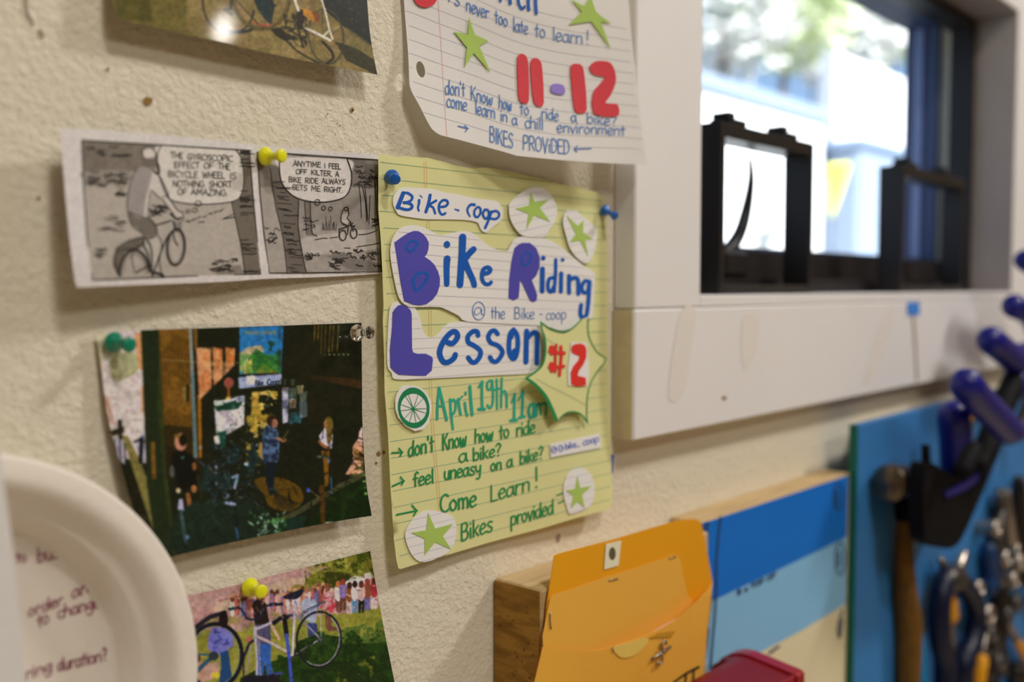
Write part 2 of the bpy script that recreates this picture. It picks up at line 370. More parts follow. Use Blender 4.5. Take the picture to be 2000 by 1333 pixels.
def print_sheet(name, L, R, T, B, h, paint, m, parent, lift, step):   # Coons patch between four edge curves (pixels)
    def res(P, n):
        P = np.array(smooth(P, 10) if len(P) > 2 else P); d = np.r_[0, np.cumsum(np.linalg.norm(np.diff(P, axis=0), axis=1))]
        t = np.linspace(0, d[-1], n); return np.stack([np.interp(t, d, P[:, 0]), np.interp(t, d, P[:, 1])], 1)
    nu = int(max(math.dist(T[0], T[-1]), math.dist(B[0], B[-1]))/step)+2; nv = int(max(math.dist(L[0], L[-1]), math.dist(R[0], R[-1]))/step)+2
    Tp, Bp, Lp, Rp = res(T, nu), res(B, nu), res(L, nv), res(R, nv); u = np.linspace(0, 1, nu)[None, :, None]; v = np.linspace(0, 1, nv)[:, None, None]
    P = (1-v)*Tp[None]+v*Bp[None]+(1-u)*Lp[:, None]+u*Rp[:, None]-((1-u)*(1-v)*Tp[0]+u*(1-v)*Tp[-1]+(1-u)*v*Bp[0]+u*v*Bp[-1])
    P = P.reshape(-1, 2); V = onto(P, h, lift); i = np.arange(nv-1)[:, None]*nu+np.arange(nu-1)[None]
    Fc = np.stack([i, i+nu, i+nu+1, i+1], -1).reshape(-1, 4)
    me = bpy.data.meshes.new(name); me.vertices.add(len(V)); me.vertices.foreach_set('co', V.astype(np.float32).ravel())
    me.loops.add(Fc.size); me.loops.foreach_set('vertex_index', Fc.ravel().astype(np.int32)); me.polygons.add(len(Fc))
    me.polygons.foreach_set('loop_start', np.arange(0, Fc.size, 4, dtype=np.int32)); me.update(calc_edges=True); me.validate()
    me.polygons.foreach_set('use_smooth', np.ones(len(Fc), bool))
    ca = me.color_attributes.new('print', 'FLOAT_COLOR', 'POINT'); ca.data.foreach_set('color', np.c_[paint.sample(P), np.ones(len(P))].astype(np.float32).ravel())
    me.materials.append(m); o = bpy.data.objects.new(name, me); C.objects.link(o)
    if parent: o.parent = parent
    return o

# ------------------------------------------------------------------ the room
T_ = -0.018                                   # front face of the window casing
def wall_material():
    m = mat('painted_stucco', (200, 190, 168), rough=0.62, var=0.03, vs=9, spec=0.35)
    n = m.node_tree.nodes; L = m.node_tree.links; b = n['Principled BSDF']; tc = n.new('ShaderNodeTexCoord')
    a = n.new('ShaderNodeTexNoise'); a.inputs['Scale'].default_value = 380; a.inputs['Detail'].default_value = 5; a.inputs['Roughness'].default_value = 0.55; a.inputs['Distortion'].default_value = 0.6
    v = n.new('ShaderNodeTexVoronoi'); v.inputs['Scale'].default_value = 250; v.feature = 'SMOOTH_F1'
    big = n.new('ShaderNodeTexNoise'); big.inputs['Scale'].default_value = 60; big.inputs['Detail'].default_value = 2
    for q in (a, v, big): L.new(tc.outputs['Object'], q.inputs['Vector'])
    s = n.new('ShaderNodeMath'); s.operation = 'MULTIPLY_ADD'; s.inputs[1].default_value = -0.55
    L.new(v.outputs['Distance'], s.inputs[0]); L.new(a.outputs['Fac'], s.inputs[2])
    s2 = n.new('ShaderNodeMath'); s2.operation = 'MULTIPLY_ADD'; s2.inputs[1].default_value = 0.7
    L.new(big.outputs['Fac'], s2.inputs[0]); L.new(s.outputs[0], s2.inputs[2])
    bp = n.new('ShaderNodeBump'); bp.inputs['Strength'].default_value = 1.0; bp.inputs['Distance'].default_value = 0.0010
    L.new(s2.outputs[0], bp.inputs['Height']); L.new(bp.outputs[0], b.inputs['Normal'])
    return m
M_wall = wall_material()
M_room = mat('room_paint', (128, 108, 80), rough=0.8)
M_floor = mat('concrete_floor', (185, 168, 146), rough=0.7, vs=4, var=0.15)
WX0, WX1, WZ0, WZ1 = 0.6349, 1.4134, 1.4944, 1.857
wb = MB(); X0, X1, Z1 = -2.2, 3.4, 3.2
for a, b in (((X0, 0, 0), (WX0, 0.12, Z1)), ((WX1, 0, 0), (X1, 0.12, Z1)), ((WX0, 0, 0), (WX1, 0.12, WZ0-0.002)), ((WX0, 0, WZ1), (WX1, 0.12, Z1))): wb.box(a, b)
wall = struct(wb.build('wall_back', M_wall))
struct(MB().box((X0-.1, -3.6, 0), (X0, 0.12, Z1)).build('wall_left', M_room))
struct(MB().box((X1, -3.6, 0), (X1+.1, 0.12, Z1)).build('wall_right', M_room))
struct(MB().box((X0-.1, -3.7, 0), (X1+.1, -3.6, Z1)).build('wall_front', M_room))
struct(MB().box((X0-.1, -3.7, -0.1), (X1+.1, 0.12, 0)).build('floor', M_floor))
struct(MB().box((X0-.1, -3.7, Z1), (X1+.1, 0.12, Z1+.1)).build('ceiling', M_room))

# small marks on the wall
M_speck = mat('brown_speck', (128, 98, 50), rough=0.9); M_scuff = mat('grey_scuff', (140, 124, 108), rough=0.9, var=.2, vs=300)
hw = flat(0.0)
def blob(c, r, ry, k=9, seed=0):
    q = random.Random(seed); return [(c[0]+r*q.uniform(.65, 1.1)*math.cos(6.283*i/k), c[1]+ry*q.uniform(.65, 1.1)*math.sin(6.283*i/k)) for i in range(k)]
for i, (c, r, ry) in enumerate((((289, 198), 9, 10), ((211, 135), 4, 4), ((688, 215), 4, 5), ((76, 387), 4, 4), ((1091, 1052), 4, 9), ((740, 886), 4, 5), ((750, 884), 3, 4), ((735, 905), 3, 3), ((689, 216), 2, 2), ((640, 222), 2, 2), ((664, 245), 1.6, 2), ((700, 232), 1.5, 1.5), ((655, 262), 1.4, 1.4))):
    sheet('wall_mark', smooth(blob(c, r, ry, seed=i), 3, True), hw, M_speck if i != 4 else M_scuff, wall, lift=0.0006, step=4)
for i in range(26):                            # faint specks scattered in the rough paint
    c = (rnd.uniform(560, 730), rnd.uniform(205, 285))
    sheet('wall_mark', blob(c, rnd.uniform(.7, 1.5), rnd.uniform(.7, 1.3), 6, seed=40+i), hw, M_speck, wall, lift=0.0006, step=2)
ik = Ink(hw, 0.0006); ik.stroke([(50, -5), (53, 22), (65, 47)], 6, w1=5); ik.stroke([(78, 60), (84, 71)], 7, w1=6); ik.build('hairline_crack', M_scuff, wall)

# ------------------------------------------------------------------ window
M_case = mat('casing_paint', (206, 200, 198), rough=0.5, var=0.03, vs=14, bump=0.12, bs=60)
M_edge = mat('casing_edge_primer', (186, 172, 140), rough=0.75, var=0.14, vs=60, bump=0.3, bs=120)
M_black = mat('black_sash', (24, 22, 22), rough=0.45, var=0.1)
M_reveal = mat('shaded_reveal', (60, 70, 96), rough=0.6, var=0.1)  # dark blue shade of the outer recess put into the colour
M_jamb = mat('jamb_shaded', (136, 126, 117), rough=0.6)  # same paint as the casing, darkened: shade put into the colour
win = struct(MB().box((WX0, 0.034, WZ0-0.002), (WX1, 0.062, WZ0+0.014)).build('window_1', M_black))
def winpart(name, mb, m): return mb.build(name, m, win)
cas = []
cs = MB().box((0.5514, T_, 1.4857), (WX0, -0.0003, 2.05), 0.0012); winpart('side_casing', cs, M_case)
winpart('apron', MB().box((0.5512, T_, 1.3967), (1.62, -0.0003, 1.4853), 0.0012), M_case)
winpart('side_casing', MB().box((WX1, T_, 1.4857), (WX1+.09, -0.0003, 2.05), 0.0012), M_case)
winpart('head_casing', MB().box((WX0+.001, T_, WZ1), (WX1-.001, -0.0003, WZ1+.09), 0.0012), M_case)
winpart('sill', MB().box((WX0, T_, 1.4857), (WX1-.001, 0.034, WZ0), 0.001), M_case)
winpart('jamb', MB().box((WX1-.0006, T_+.001, WZ0), (WX1+.004, 0.036, WZ1)), M_jamb)
winpart('jamb', MB().box((WX0-.004, T_+.001, WZ0), (WX0+.0006, 0.036, WZ1)), M_jamb)
winpart('jamb', MB().box((WX0, T_+.001, WZ1-.0006), (WX1, 0.036, WZ1+.004)), M_jamb)
# raw end of the boards, seen on the left side face
winpart('unpainted_board_end', MB().box((0.5502, -0.0165, 1.3975), (0.5513, -0.001, 1.4850)), M_edge)
# black sash
winpart('sash_stile', MB().box((WX1-.014, 0.034, WZ0), (WX1-.0006, 0.062, WZ1)), M_black)
winpart('sash_stile', MB().box((WX0+.0006, 0.034, WZ0), (WX0+.014, 0.062, WZ1)), M_black)
winpart('sash_rail', MB().box((WX0+.014, 0.034, WZ1-.016), (WX1-.014, 0.062, WZ1-.0006)), M_black)
winpart('sash_rail', MB().box((WX0+.014, 0.060, WZ0+.014), (WX1-.014, 0.078, 1.5345)), M_black)
# outer reveal of the thick wall
winpart('outer_reveal', MB().box((WX1-.012, 0.079, 1.50), (WX1+.002, 0.122, WZ1+.001)), M_reveal)
winpart('outer_reveal', MB().box((WX1-.016, 0.098, 1.50), (WX1-.011, 0.108, WZ1+.001)), mat('reveal_highlight', (120, 130, 160), rough=.4))  # added lighter strip, a painted highlight on the reveal
winpart('outer_reveal', MB().box((WX0, 0.079, WZ1-.004), (WX1-.012, 0.122, WZ1+.012)), M_reveal)
winpart('outer_sill', MB().box((WX0, 0.079, 1.50), (WX1-.012, 0.125, 1.5395)), M_reveal)
gl = bpy.data.materials.new('window_glass'); gl.use_nodes = True; n = gl.node_tree.nodes; L = gl.node_tree.links
gb = n.new('ShaderNodeBsdfTransparent'); gb.inputs[0].default_value = (.93, .96, 1, 1); gg = n.new('ShaderNodeBsdfGlossy'); gg.inputs['Roughness'].default_value = .02
gm = n.new('ShaderNodeMixShader'); gm.inputs[0].default_value = .05; L.new(gb.outputs[0], gm.inputs[1]); L.new(gg.outputs[0], gm.inputs[2]); L.new(gm.outputs[0], n['Material Output'].inputs[0])
winpart('pane', MB().box((WX0+.012, 0.067, 1.53), (WX1-.012, 0.070, WZ1-.014)), gl)
M_line = mat('joint_line', (165, 155, 140), rough=.8)
M_smear = mat('grey_smudge', (201, 193, 183), rough=.7, var=.06, vs=20)
hc = flat(-T_)
for P in ([(1306, 780), (1312, 700), (1330, 608), (1358, 606), (1350, 680), (1334, 770)], [(1688, 745), (1715, 650), (1735, 600), (1748, 612), (1725, 690), (1702, 742)], [(1450, 625), (1480, 620), (1476, 690), (1452, 720)]):
    sheet('smudge', smooth(P, 4, True), hc, M_smear, win, lift=0.00025, step=16)
ik = Ink(hc, 0.0004); ik.stroke([(1784, 618), (1788, 680), (1791, 742)], 5, w1=4); ik.build('drip_mark', M_scuff, win)
sheet('wall_mark', blob((1415, 778), 5, 5, seed=3), hc, M_speck, win, lift=0.0004, step=4)
tp = sheet('tape_square', [(1772, 591), (1796, 590), (1797, 615), (1773, 617)], hc, mat('painters_tape', (52, 118, 190), rough=.7), lift=0.0006, thick=.0002, step=8)
tag(tp, 'small square of blue tape on the white board under the window', 'tape')

# two black metal frames standing on the sill, and a curved handle between them and the glass
def ring(x0, x1, y0, y1, z0, z1, t):
    return {'side_post': [MB().box((x0, y0, z0), (x0+t, y1, z1), .0008), MB().box((x1-t, y0, z0), (x1, y1, z1), .0008)],
            'top_rail': [MB().box((x0+t, y0, z1-.0115), (x1-t, y1, z1), .0008)], 'bottom_rail': [MB().box((x0+t, y0, z0), (x1-t, y1, z0+t), .0008)]}
M_fr = mat('dark_bronze', (30, 27, 25), rough=.4, metal=.0)
for x0, x1, z1, lb in ((0.7000, 0.8670, 1.631, 'larger nearer black rectangular frame standing on the window sill around a curved handle'), (1.0830, 1.2900, 1.632, 'farther black rectangular frame at the right end of the window sill')):
    t = thing('sill_frame', lb, 'frame', 'black frames on the window sill', (x0, .015, WZ0))
    for nm, L_ in ring(x0, x1, 0.004, 0.030, WZ0+.0002, z1, .0075).items():
        for mb in L_: mb.build(nm, M_fr, t)
    for f in (.12, .68):
        xc = x0+(x1-x0)*f+.012
        MB().box((xc-.013, .006, z1), (xc+.013, .026, z1+.0055), .001).box((xc-.013, .008, z1+.0055), (xc-.002, .024, z1+.0105), .001).build('roller_block', M_black, t)
    reloc(t)
hd = thing('window_handle', 'dark curved tapering lever handle rising inside the nearer black frame', 'handle', None, at(1425, 560, .045))
pts = [at(x, y, .052) for x, y in smooth([(1408, 500), (1430, 480), (1447, 450), (1460, 400), (1467, 350), (1465, 307)], 5)]
MB().tube(pts, list(np.interp(np.linspace(0, 1, len(pts)), [0, .15, .5, 1], [.010, .0066, .0056, .0018])), 14).build('lever', M_black, hd, True)
c = at(1418, 520, .048); MB().box((c.x-.020, .036, WZ0+.014), (c.x+.022, .058, c.z+.014), .004).build('handle_base', M_fr, hd)
reloc(hd)

# ------------------------------------------------------------------ outside
M_leaf = mat('foliage', (222, 234, 184), rough=.8, var=.35, vs=3, raw=False); M_leaf2 = mat('foliage_dark', (188, 204, 150), rough=.8, var=.35, vs=3)
M_ext = mat('white_siding', (222, 228, 236), rough=.7, var=.02, raw=False); M_ext2 = mat('grey_metal_siding', (118, 128, 140), rough=.6)
M_ground = mat('yard_ground', (140, 140, 130), rough=.9, var=.2, vs=2)
struct(MB().box((-14, .13, -.3), (30, 40, 0.0)).build('floor', M_ground))
def shed(name, lb, x0, x1, y, z, m, roofm, depth=1.5):
    t = thing(name, lb, 'building', None, ((x0+x1)/2, y, 0))
    MB().box((x0, y, 0), (x1, y+depth, z)).build('wall_panel', m, t)
    MB().box((x0-.05, y-.06, z), (x1+.05, y+depth+.05, z+.09)).build('roof', roofm, t); reloc(t)
    return t
a = at(1368, 145, 3.2); b = at(1608, 135, 3.2)
shed('white_shed', 'pale shed wall with a grey roof edge seen through the window', a.x-.6, b.x, 3.2, a.z-.09, M_ext, M_ext2, .25)
a = at(1632, 100, 3.6); b = at(1800, 96, 3.6)
t = thing('bright_shed', 'bright white shed block behind the right half of the window', 'building', None, (b.x, 3.6, 0))
MB().box((a.x, 3.6, 0), (b.x+2, 3.75, a.z)).build('wall_panel', mat('bright_siding', (250, 250, 252), rough=.7), t); reloc(t)
a = at(1622, 330, 2.6); b = at(1652, 330, 2.6); c = at(1625, 420, 2.6)
yb = MB().lathe([(.0, 0), (.10, .02), (.085, .3), (.04, .6), (.012, .75)], (a.x+.12, 2.6, c.z-.1), (0, 0, 1), 16)
tp = thing('yellow_flag', 'blurred yellow pennant outside the window, beside the shed', 'flag', None, (a.x, 2.6, 0))
MB().tube([(a.x-.01, 2.62, 0), (a.x-.01, 2.62, a.z+.03)], .012, 10).build('pole', M_ext2, tp)
V = [at(1618, 322, 2.6), at(1662, 318, 2.6), at(1640, 385, 2.6), at(1624, 425, 2.6)]
VV = [tuple(v) for v in V]+[(v.x, v.y+.01, v.z) for v in V]
obj('cloth', VV, [(0, 1, 2, 3), (7, 6, 5, 4), (0, 4, 5, 1), (1, 5, 6, 2), (2, 6, 7, 3), (3, 7, 4, 0)], mat('yellow_cloth', (205, 200, 60), rough=.8), tp); reloc(tp)
a = at(1660, 300, 3.0); b = at(1736, 300, 3.0)
t = thing('rubbish_bin', 'blurred grey blue bin standing outside the middle of the window', 'bin', None, ((a.x+b.x)/2, 3.0, 0))
MB().box((a.x, 2.9, 0.05), (b.x+1.2, 3.5, at(1700, 300, 3.0).z), .04).build('body', M_ext2, t); MB().box((a.x-.04, 2.85, at(1700, 300, 3.0).z), (b.x+1.25, 3.55, at(1700, 300, 3).z+.08), .03).build('lid', mat('bin_lid', (120, 132, 150), rough=.5), t); reloc(t)
def tree(x, y, z, r, m, lb, seed):
    q = random.Random(seed); t = thing('tree', lb, 'tree', 'trees outside the window', (x, y, 0))
    MB().tube([(x, y, 0), (x+.1, y, z*.5), (x, y, z)], [.16, .12, .06], 10).build('trunk', mat('bark', (90, 75, 60), rough=.9), t)
    f = MB()
    for _ in range(900):
        d = Vector((q.gauss(0, 1), q.gauss(0, 1), q.gauss(0, 1))).normalized()*r*q.uniform(.5, 1)
        c = Vector((x, y, z))+Vector((d.x, d.y, d.z*.8)); s = q.uniform(.08, .16)*r
        u = Vector((q.gauss(0, 1), q.gauss(0, 1), q.gauss(0, 1))).normalized(); v = u.orthogonal().normalized()
        f.add([c-u*s, c+v*s*.5, c+u*s, c-v*s*.5], [(0, 1, 2, 3)])
    f.build('foliage', m, t)['kind'] = 'stuff'; reloc(t)
for i, (px, py, y, r) in enumerate(((1410, 40, 8, 1.3), (1530, 20, 11, 1.9), (1640, 60, 15, 2.6), (1745, 30, 20, 3.4), (1590, 30, 27, 4.5))):
    p = at(px, py, y); tree(p.x, y, p.z, r, (M_leaf, M_leaf2)[i % 2], ('leftmost pale leafy tree behind the shed', 'tall dark tree behind the shed roof', 'pale green tree in the middle of the view', 'dark tree above the bright shed', 'low pale tree between the sheds', 'farthest dark tree at the top of the view')[i], i)

# ------------------------------------------------------------------ paper materials
M_yel = mat('yellow_legal_paper', (222, 216, 142), rough=.75, var=.02, vs=18, bump=.15, bs=60, trans=.16)
M_pap = mat('white_paper', (214, 208, 208), rough=.75, var=.02, vs=18, bump=.12, bs=60, trans=.15)
M_cut = mat('white_card', (212, 206, 207), rough=.75, var=.015, vs=18)
M_rule_g = mat('green_rule', (128, 158, 128), rough=.8); M_rule_b = mat('grey_blue_rule', (172, 166, 172), rough=.8); M_rule_r = mat('red_rule', (208, 160, 100), rough=.8)
M_rule_p = mat('pink_rule', (205, 150, 150), rough=.8)
M_purple = mat('purple_paper', (68, 62, 148), rough=.7, var=.04, vs=200); M_green = mat('lime_paper', (148, 172, 80), rough=.75, var=.03, vs=200)
M_redp = mat('red_paper', (186, 48, 56), rough=.7, var=.04, vs=200); M_lilac = mat('lilac_paper', (128, 106, 176), rough=.7)
M_blue = mat('blue_marker', (6, 76, 156), rough=.55, var=.22, vs=160); M_pen = mat('blue_pen', (44, 98, 158), rough=.6, var=.1, vs=200)
M_gpen = mat('green_marker', (14, 122, 66), rough=.6, var=.12, vs=200); M_teal = mat('teal_marker', (34, 150, 122), rough=.6, var=.16, vs=180); M_dkg = mat('dark_green_pen', (14, 80, 56), rough=.6)
M_redm = mat('red_marker', (196, 44, 34), rough=.6, var=.15, vs=250); M_gpencil = mat('green_pencil', (16, 112, 66), rough=.8, var=.35, vs=900)

# ------------------------------------------------------------------ yellow poster
hy = lambda X, Z: 0.0022+0.0030*np.clip((0.47-X)/0.12, 0, 1)+0.0075*np.clip((1.46-Z)/0.11, 0, 1)**2*np.clip((X-.36)/.19, 0, 1)+0.0022*np.clip((1.42-Z)/.07, 0, 1)+.0016*np.sin(X*38+1)*np.clip((1.56-Z)/.05, 0, 1)
Y1 = zm(720, 280, 3.173); Y2 = zm(720, 680, 2.9615); ZA = zm(730, 340, 6.667); ZB = zm(960, 340, 6.06); ZC = zm(740, 430, 7.017)
ZD = zm(740, 580, 5.882); ZE = zm(1000, 560, 4.445); ZF = zm(740, 740, 5.5556); ZG = zm(740, 860, 4.1667)
yo = Y1("62,68 110,72 150,80 190,84 230,80 300,88 370,90 420,104 470,115 530,136 600,150 660,156 730,150 820,164 900,180 1000,206 1100,225 1190,254 1250,265 1320,275 1360,292 1400,300 1440,320 1470,345 1476,600 1480,900 1484,1250")+[(1190, 760), (1194, 900), (1196, 980), (1190, 996), (1169, 1001)]+Y2("1200,985 1000,1045 700,1125 450,1200 185,1280 172,1275 160,1225 145,1100 126,800 112,500 92,250 90,60")+Y1("88,1100 92,1000 85,800 76,620 60,420 60,200")
yel = thing('yellow_poster', 'hand-lettered yellow lined paper poster with cut-out purple letters, bike riding lesson', 'poster', None, at(960, 1000, 0))
sheet('paper_sheet', yo, hy, M_yel, yel, step=12)
ik = Ink(hy, .00012)
for k in range(25):
    a = (735+1.6*k, 316.2+32.2*k-.4); b = (1200, 370.0+25.15*k); P = [tuple(np.array(a)+(np.array(b)-a)*t) for t in np.linspace(0, 1, 60)]
    P = [p for p, q in zip(P, inpoly(np.array(P), yo)) if q]
    if len(P) > 2: ik.stroke(P, 1.15, sm=False, w1=.9, cap=False)
ik.build('ruled_lines', M_rule_g, yel)
ik = Ink(hy, .00013)
for dx in (0, 4.6): ik.stroke([(828.5+dx, 316), (830+dx, 380), (834.5+dx, 450), (838+dx, 600), (838.5+dx, 740), (844+dx, 850), (853+dx, 950), (862+dx, 1060), (866+dx, 1086)], .8, cap=False)
ik.build('margin_lines', M_rule_r, yel)
def rules(outl, h, lift, parent, lines, m=None, w=.75):
    ik = Ink(h, lift)
    for a, b in lines:
        P = [(a[0]+(b[0]-a[0])*t, a[1]+(b[1]-a[1])*t) for t in np.linspace(0, 1, 90)]; k = inpoly(np.array(P), outl); run = []
        for p, q in list(zip(P, k))+[(None, False)]:
            if q: run.append(p)
            else:
                if len(run) > 1: ik.stroke(run, w, sm=False, cap=False)
                run = []
    if ik.P: ik.build('ruled_lines', m or M_rule_b, parent)
def patch(name, pts, lift=.0005, m=M_cut, thick=.0003, smo=3, parent=yel, h=hy, step=9):
    P = smooth(pts, smo, True) if smo else pts
    return sheet(name, P, h, m, parent, lift=lift, thick=thick, step=step), P
# "Bike-coop" label
p, P = patch('paper_patch', ZA("345,185 460,178 760,195 900,235 1100,270 1300,315 1560,345 1620,365 1660,430 1680,500 1650,610 1590,660 1530,710 1465,765 1400,730 1370,660 1335,625 1200,600 950,592 700,590 560,575 350,540 290,480 255,400 250,340 265,280"))
ik = Ink(hy, .00088)
for t, w_, w1 in (("385,250 350,340 312,435", 54, 54), ("385,250 440,248 500,290 490,340 440,366 395,372", 34, 34), ("395,372 460,380 498,410 490,448 430,465 330,440", 40, 36), ("592,340 590,385 578,440 590,482", 34, 22), ("598,278 630,305", 12, 16),
                 ("735,275 715,380 680,495", 42, 42), ("812,348 750,385 728,410 775,440 800,515", 34, 30), ("880,430 935,420 965,385 950,348 905,342 862,380 848,440 862,500 895,530 932,512", 34, 32), ("1055,458 1105,475", 14, 26),
                 ("1312,402 1265,400 1228,440 1222,490 1252,552", 40, 22), ("1345,435 1312,480 1315,540 1350,563 1385,520 1392,460 1368,432 1345,435", 30, 30), ("1440,475 1422,520 1440,568 1468,582 1500,530 1490,475 1450,465 1440,475", 32, 32), ("1532,490 1500,590 1450,705", 36, 36), ("1545,495 1590,482 1630,512 1625,560 1580,588 1520,580", 34, 34)):
    ik.stroke(ZA(t), w_/6.667, w1=w1/6.667)
ik.build('marker_lettering', M_blue, yel)
# "Lesson" label first, "Bike Riding" label above it
def line_family(x0, x1, yl, yr, nl, sl, sr): return [((x0, yl+sl*k), (x1, yr+sr*k)) for k in range(nl)]
p, PL = patch('paper_patch', ZD("160,75 215,55 250,90 330,120 400,120 440,170 475,260 500,360 530,430 595,470 660,445 720,380 780,320 850,292 1000,285 1500,290 1740,320 1850,330 1880,450 1910,560 1915,650 1880,740 1830,830 1740,880 1400,900 900,925 500,945 190,948 150,880 100,800 95,600 110,300 125,150"))
rules(PL, hy, .00085, yel, line_family(750, 1080, 604, 600, 8, 20.2, 16.8))
p, PB = patch('paper_patch', Y1("165,560 200,525 260,508 320,515 390,545 440,570 500,560 580,545 640,555 700,600 760,645 850,672 885,625 910,590 960,578 1030,580 1120,600 1200,650 1270,710 1340,765 1395,800 1402,850 1395,950 1390,1060 1380,1085 1310,1105 1270,1140 1190,1162 1100,1135 900,1122 615,1106 560,1070 480,1030 430,1015 300,1015 240,1010 190,960 160,850 135,700 140,620"), lift=.0010)
rules(PB, hy, .00134, yel, line_family(760, 1165, 451, 492, 8, 20.5, 16.5))
letters = thing
def cut(name, pts, m, lift, smo=3, thick=.00025, step=8, lab=None):
    o = sheet(name, smooth(pts, smo, True) if smo else pts, hy, m, yel, lift=lift, thick=thick, step=step)
    if lab: o['label'] = lab
    return o
cut('letter_cutout', ZC("217,310 300,245 400,180 480,150 540,152 600,185 650,240 685,310 680,400 660,465 628,505 700,550 760,610 810,700 838,800 835,900 800,1010 740,1090 660,1150 560,1170 480,1160 400,1130 350,1110 300,850 270,650 240,450"), M_purple, .00136, 0, lab='purple paper letter B')
cut('letter_cutout', Y1("905,650 925,632 950,618 1000,618 1040,650 1062,710 1060,770 1040,820 1012,850 1030,895 1045,940 1042,975 1020,986 1000,975 975,920 950,865 938,850 935,910 930,958 900,975 868,960 872,850 885,740"), M_purple, .00136, 0, lab='purple paper letter R')
cut('letter_cutout', ZD("195,130 225,100 265,92 320,115 365,155 378,200 380,420 382,600 395,640 440,655 540,655 610,690 622,720 608,850 540,908 400,905 230,895 180,860 135,810 130,600 155,350 160,180"), M_purple, .00086, 0, lab='purple paper letter L')
ik = Ink(hy, .0017)
ik.stroke(ZC("432,430 385,395 388,355 435,300 490,285 530,310 515,355 470,410"), 32/7.017, closed=True)
ik.stroke(ZC("500,955 478,880 482,805 530,740 600,722 655,735 675,772 640,840 570,925 525,968"), 36/7.017, closed=True)
ik.build('marker_outline', M_blue, yel); ik = Ink(hy, .0017); ik.stroke(ZB("372,1075 360,1030 368,975 400,935 440,928 468,955 458,1020 425,1070"), 22/6.06, closed=True)
ik.build('marker_outline', M_blue, yel); ik = Ink(hy, .00150)
for t, w_, w1 in (("938,530 930,640 932,880", 94, 74), ("1150,235 1140,480 1112,890", 100, 92), ("1300,400 1230,470 1175,540", 84, 90), ("1175,560 1230,690 1290,820 1310,895", 90, 76), ("1450,735 1505,720 1530,685 1500,650 1440,670 1415,740 1420,820 1460,875 1515,878 1540,850", 62, 50)):
    ik.stroke(ZC(t), w_/7.017, w1=w1/7.017)
ik.dot(ZC("935,335")[0], 6.3, 7)
ik.build('marker_word', M_blue, yel); ik = Ink(hy, .00150)
for c_, r_ in (((1083, 712), 15), ((1203, 723), 12)): ik.dot(Y1([c_])[0], r_/3.173)
for t, w_ in (("1078,778 1077,850 1076,918", 30), ("1160,722 1158,820 1150,920", 22), ("1148,832 1118,845 1112,900 1130,922 1148,890", 24), ("1194,806 1193,860 1192,920", 26), ("1243,822 1242,880 1243,928", 26), ("1243,852 1275,835 1298,850 1300,935", 26), ("1370,858 1340,855 1322,890 1332,925 1358,918 1366,875", 24), ("1370,858 1364,960 1352,1060 1328,1084 1313,1055 1318,1002", 26)):
    ik.stroke(Y1(t), w_/3.173)
ik.build('marker_word', M_blue, yel); ik = Ink(hy, .00100)
for t, w_ in (("790,525 850,535 905,465 890,410 850,402 790,450 725,550 700,650 738,742 795,752 860,710 880,665", 62), ("1140,445 1130,402 1080,400 1025,455 1030,525 1095,562 1165,620 1160,690 1110,750 1065,748 1028,700", 56), ("1365,428 1330,390 1285,405 1258,465 1290,530 1365,560 1420,625 1400,690 1350,745 1305,738 1278,695", 54),
              ("1548,378 1588,440 1598,545 1580,670 1542,715 1502,650 1496,545 1510,430 1548,378", 56), ("1548,390 1522,470", 50), ("1560,620 1535,700", 60), ("1540,660 1545,700", 60), ("1700,395 1695,560 1692,750", 60), ("1712,470 1755,425 1808,415 1820,520 1815,765", 56)):
    ik.stroke(ZD(t), w_/5.882)
ik.build('marker_word', M_blue, yel)
ik = Ink(hy, .00150)
ik.oval(Y1([(682, 1040)])[0], 12, 17.5, 1.6); ik.stroke(Y1("700,1040 690,1020 665,1025 655,1050 668,1065 690,1050 702,1030 700,1060 712,1062"), 1.4)
write(ik, 'the', Y1([(755, 1085)])[0], Y1([(848, 1090)])[0], 23, 1.6); write(ik, 'Bike', Y1([(900, 1088)])[0], Y1([(1030, 1090)])[0], 22, 1.6)
write(ik, '-', Y1([(1055, 1078)])[0], Y1([(1082, 1080)])[0], 14, 1.5); write(ik, 'coop', Y1([(1098, 1096)])[0], Y1([(1226, 1090)])[0], 22, 1.5)
ik.build('pen_lettering', M_pen, yel)
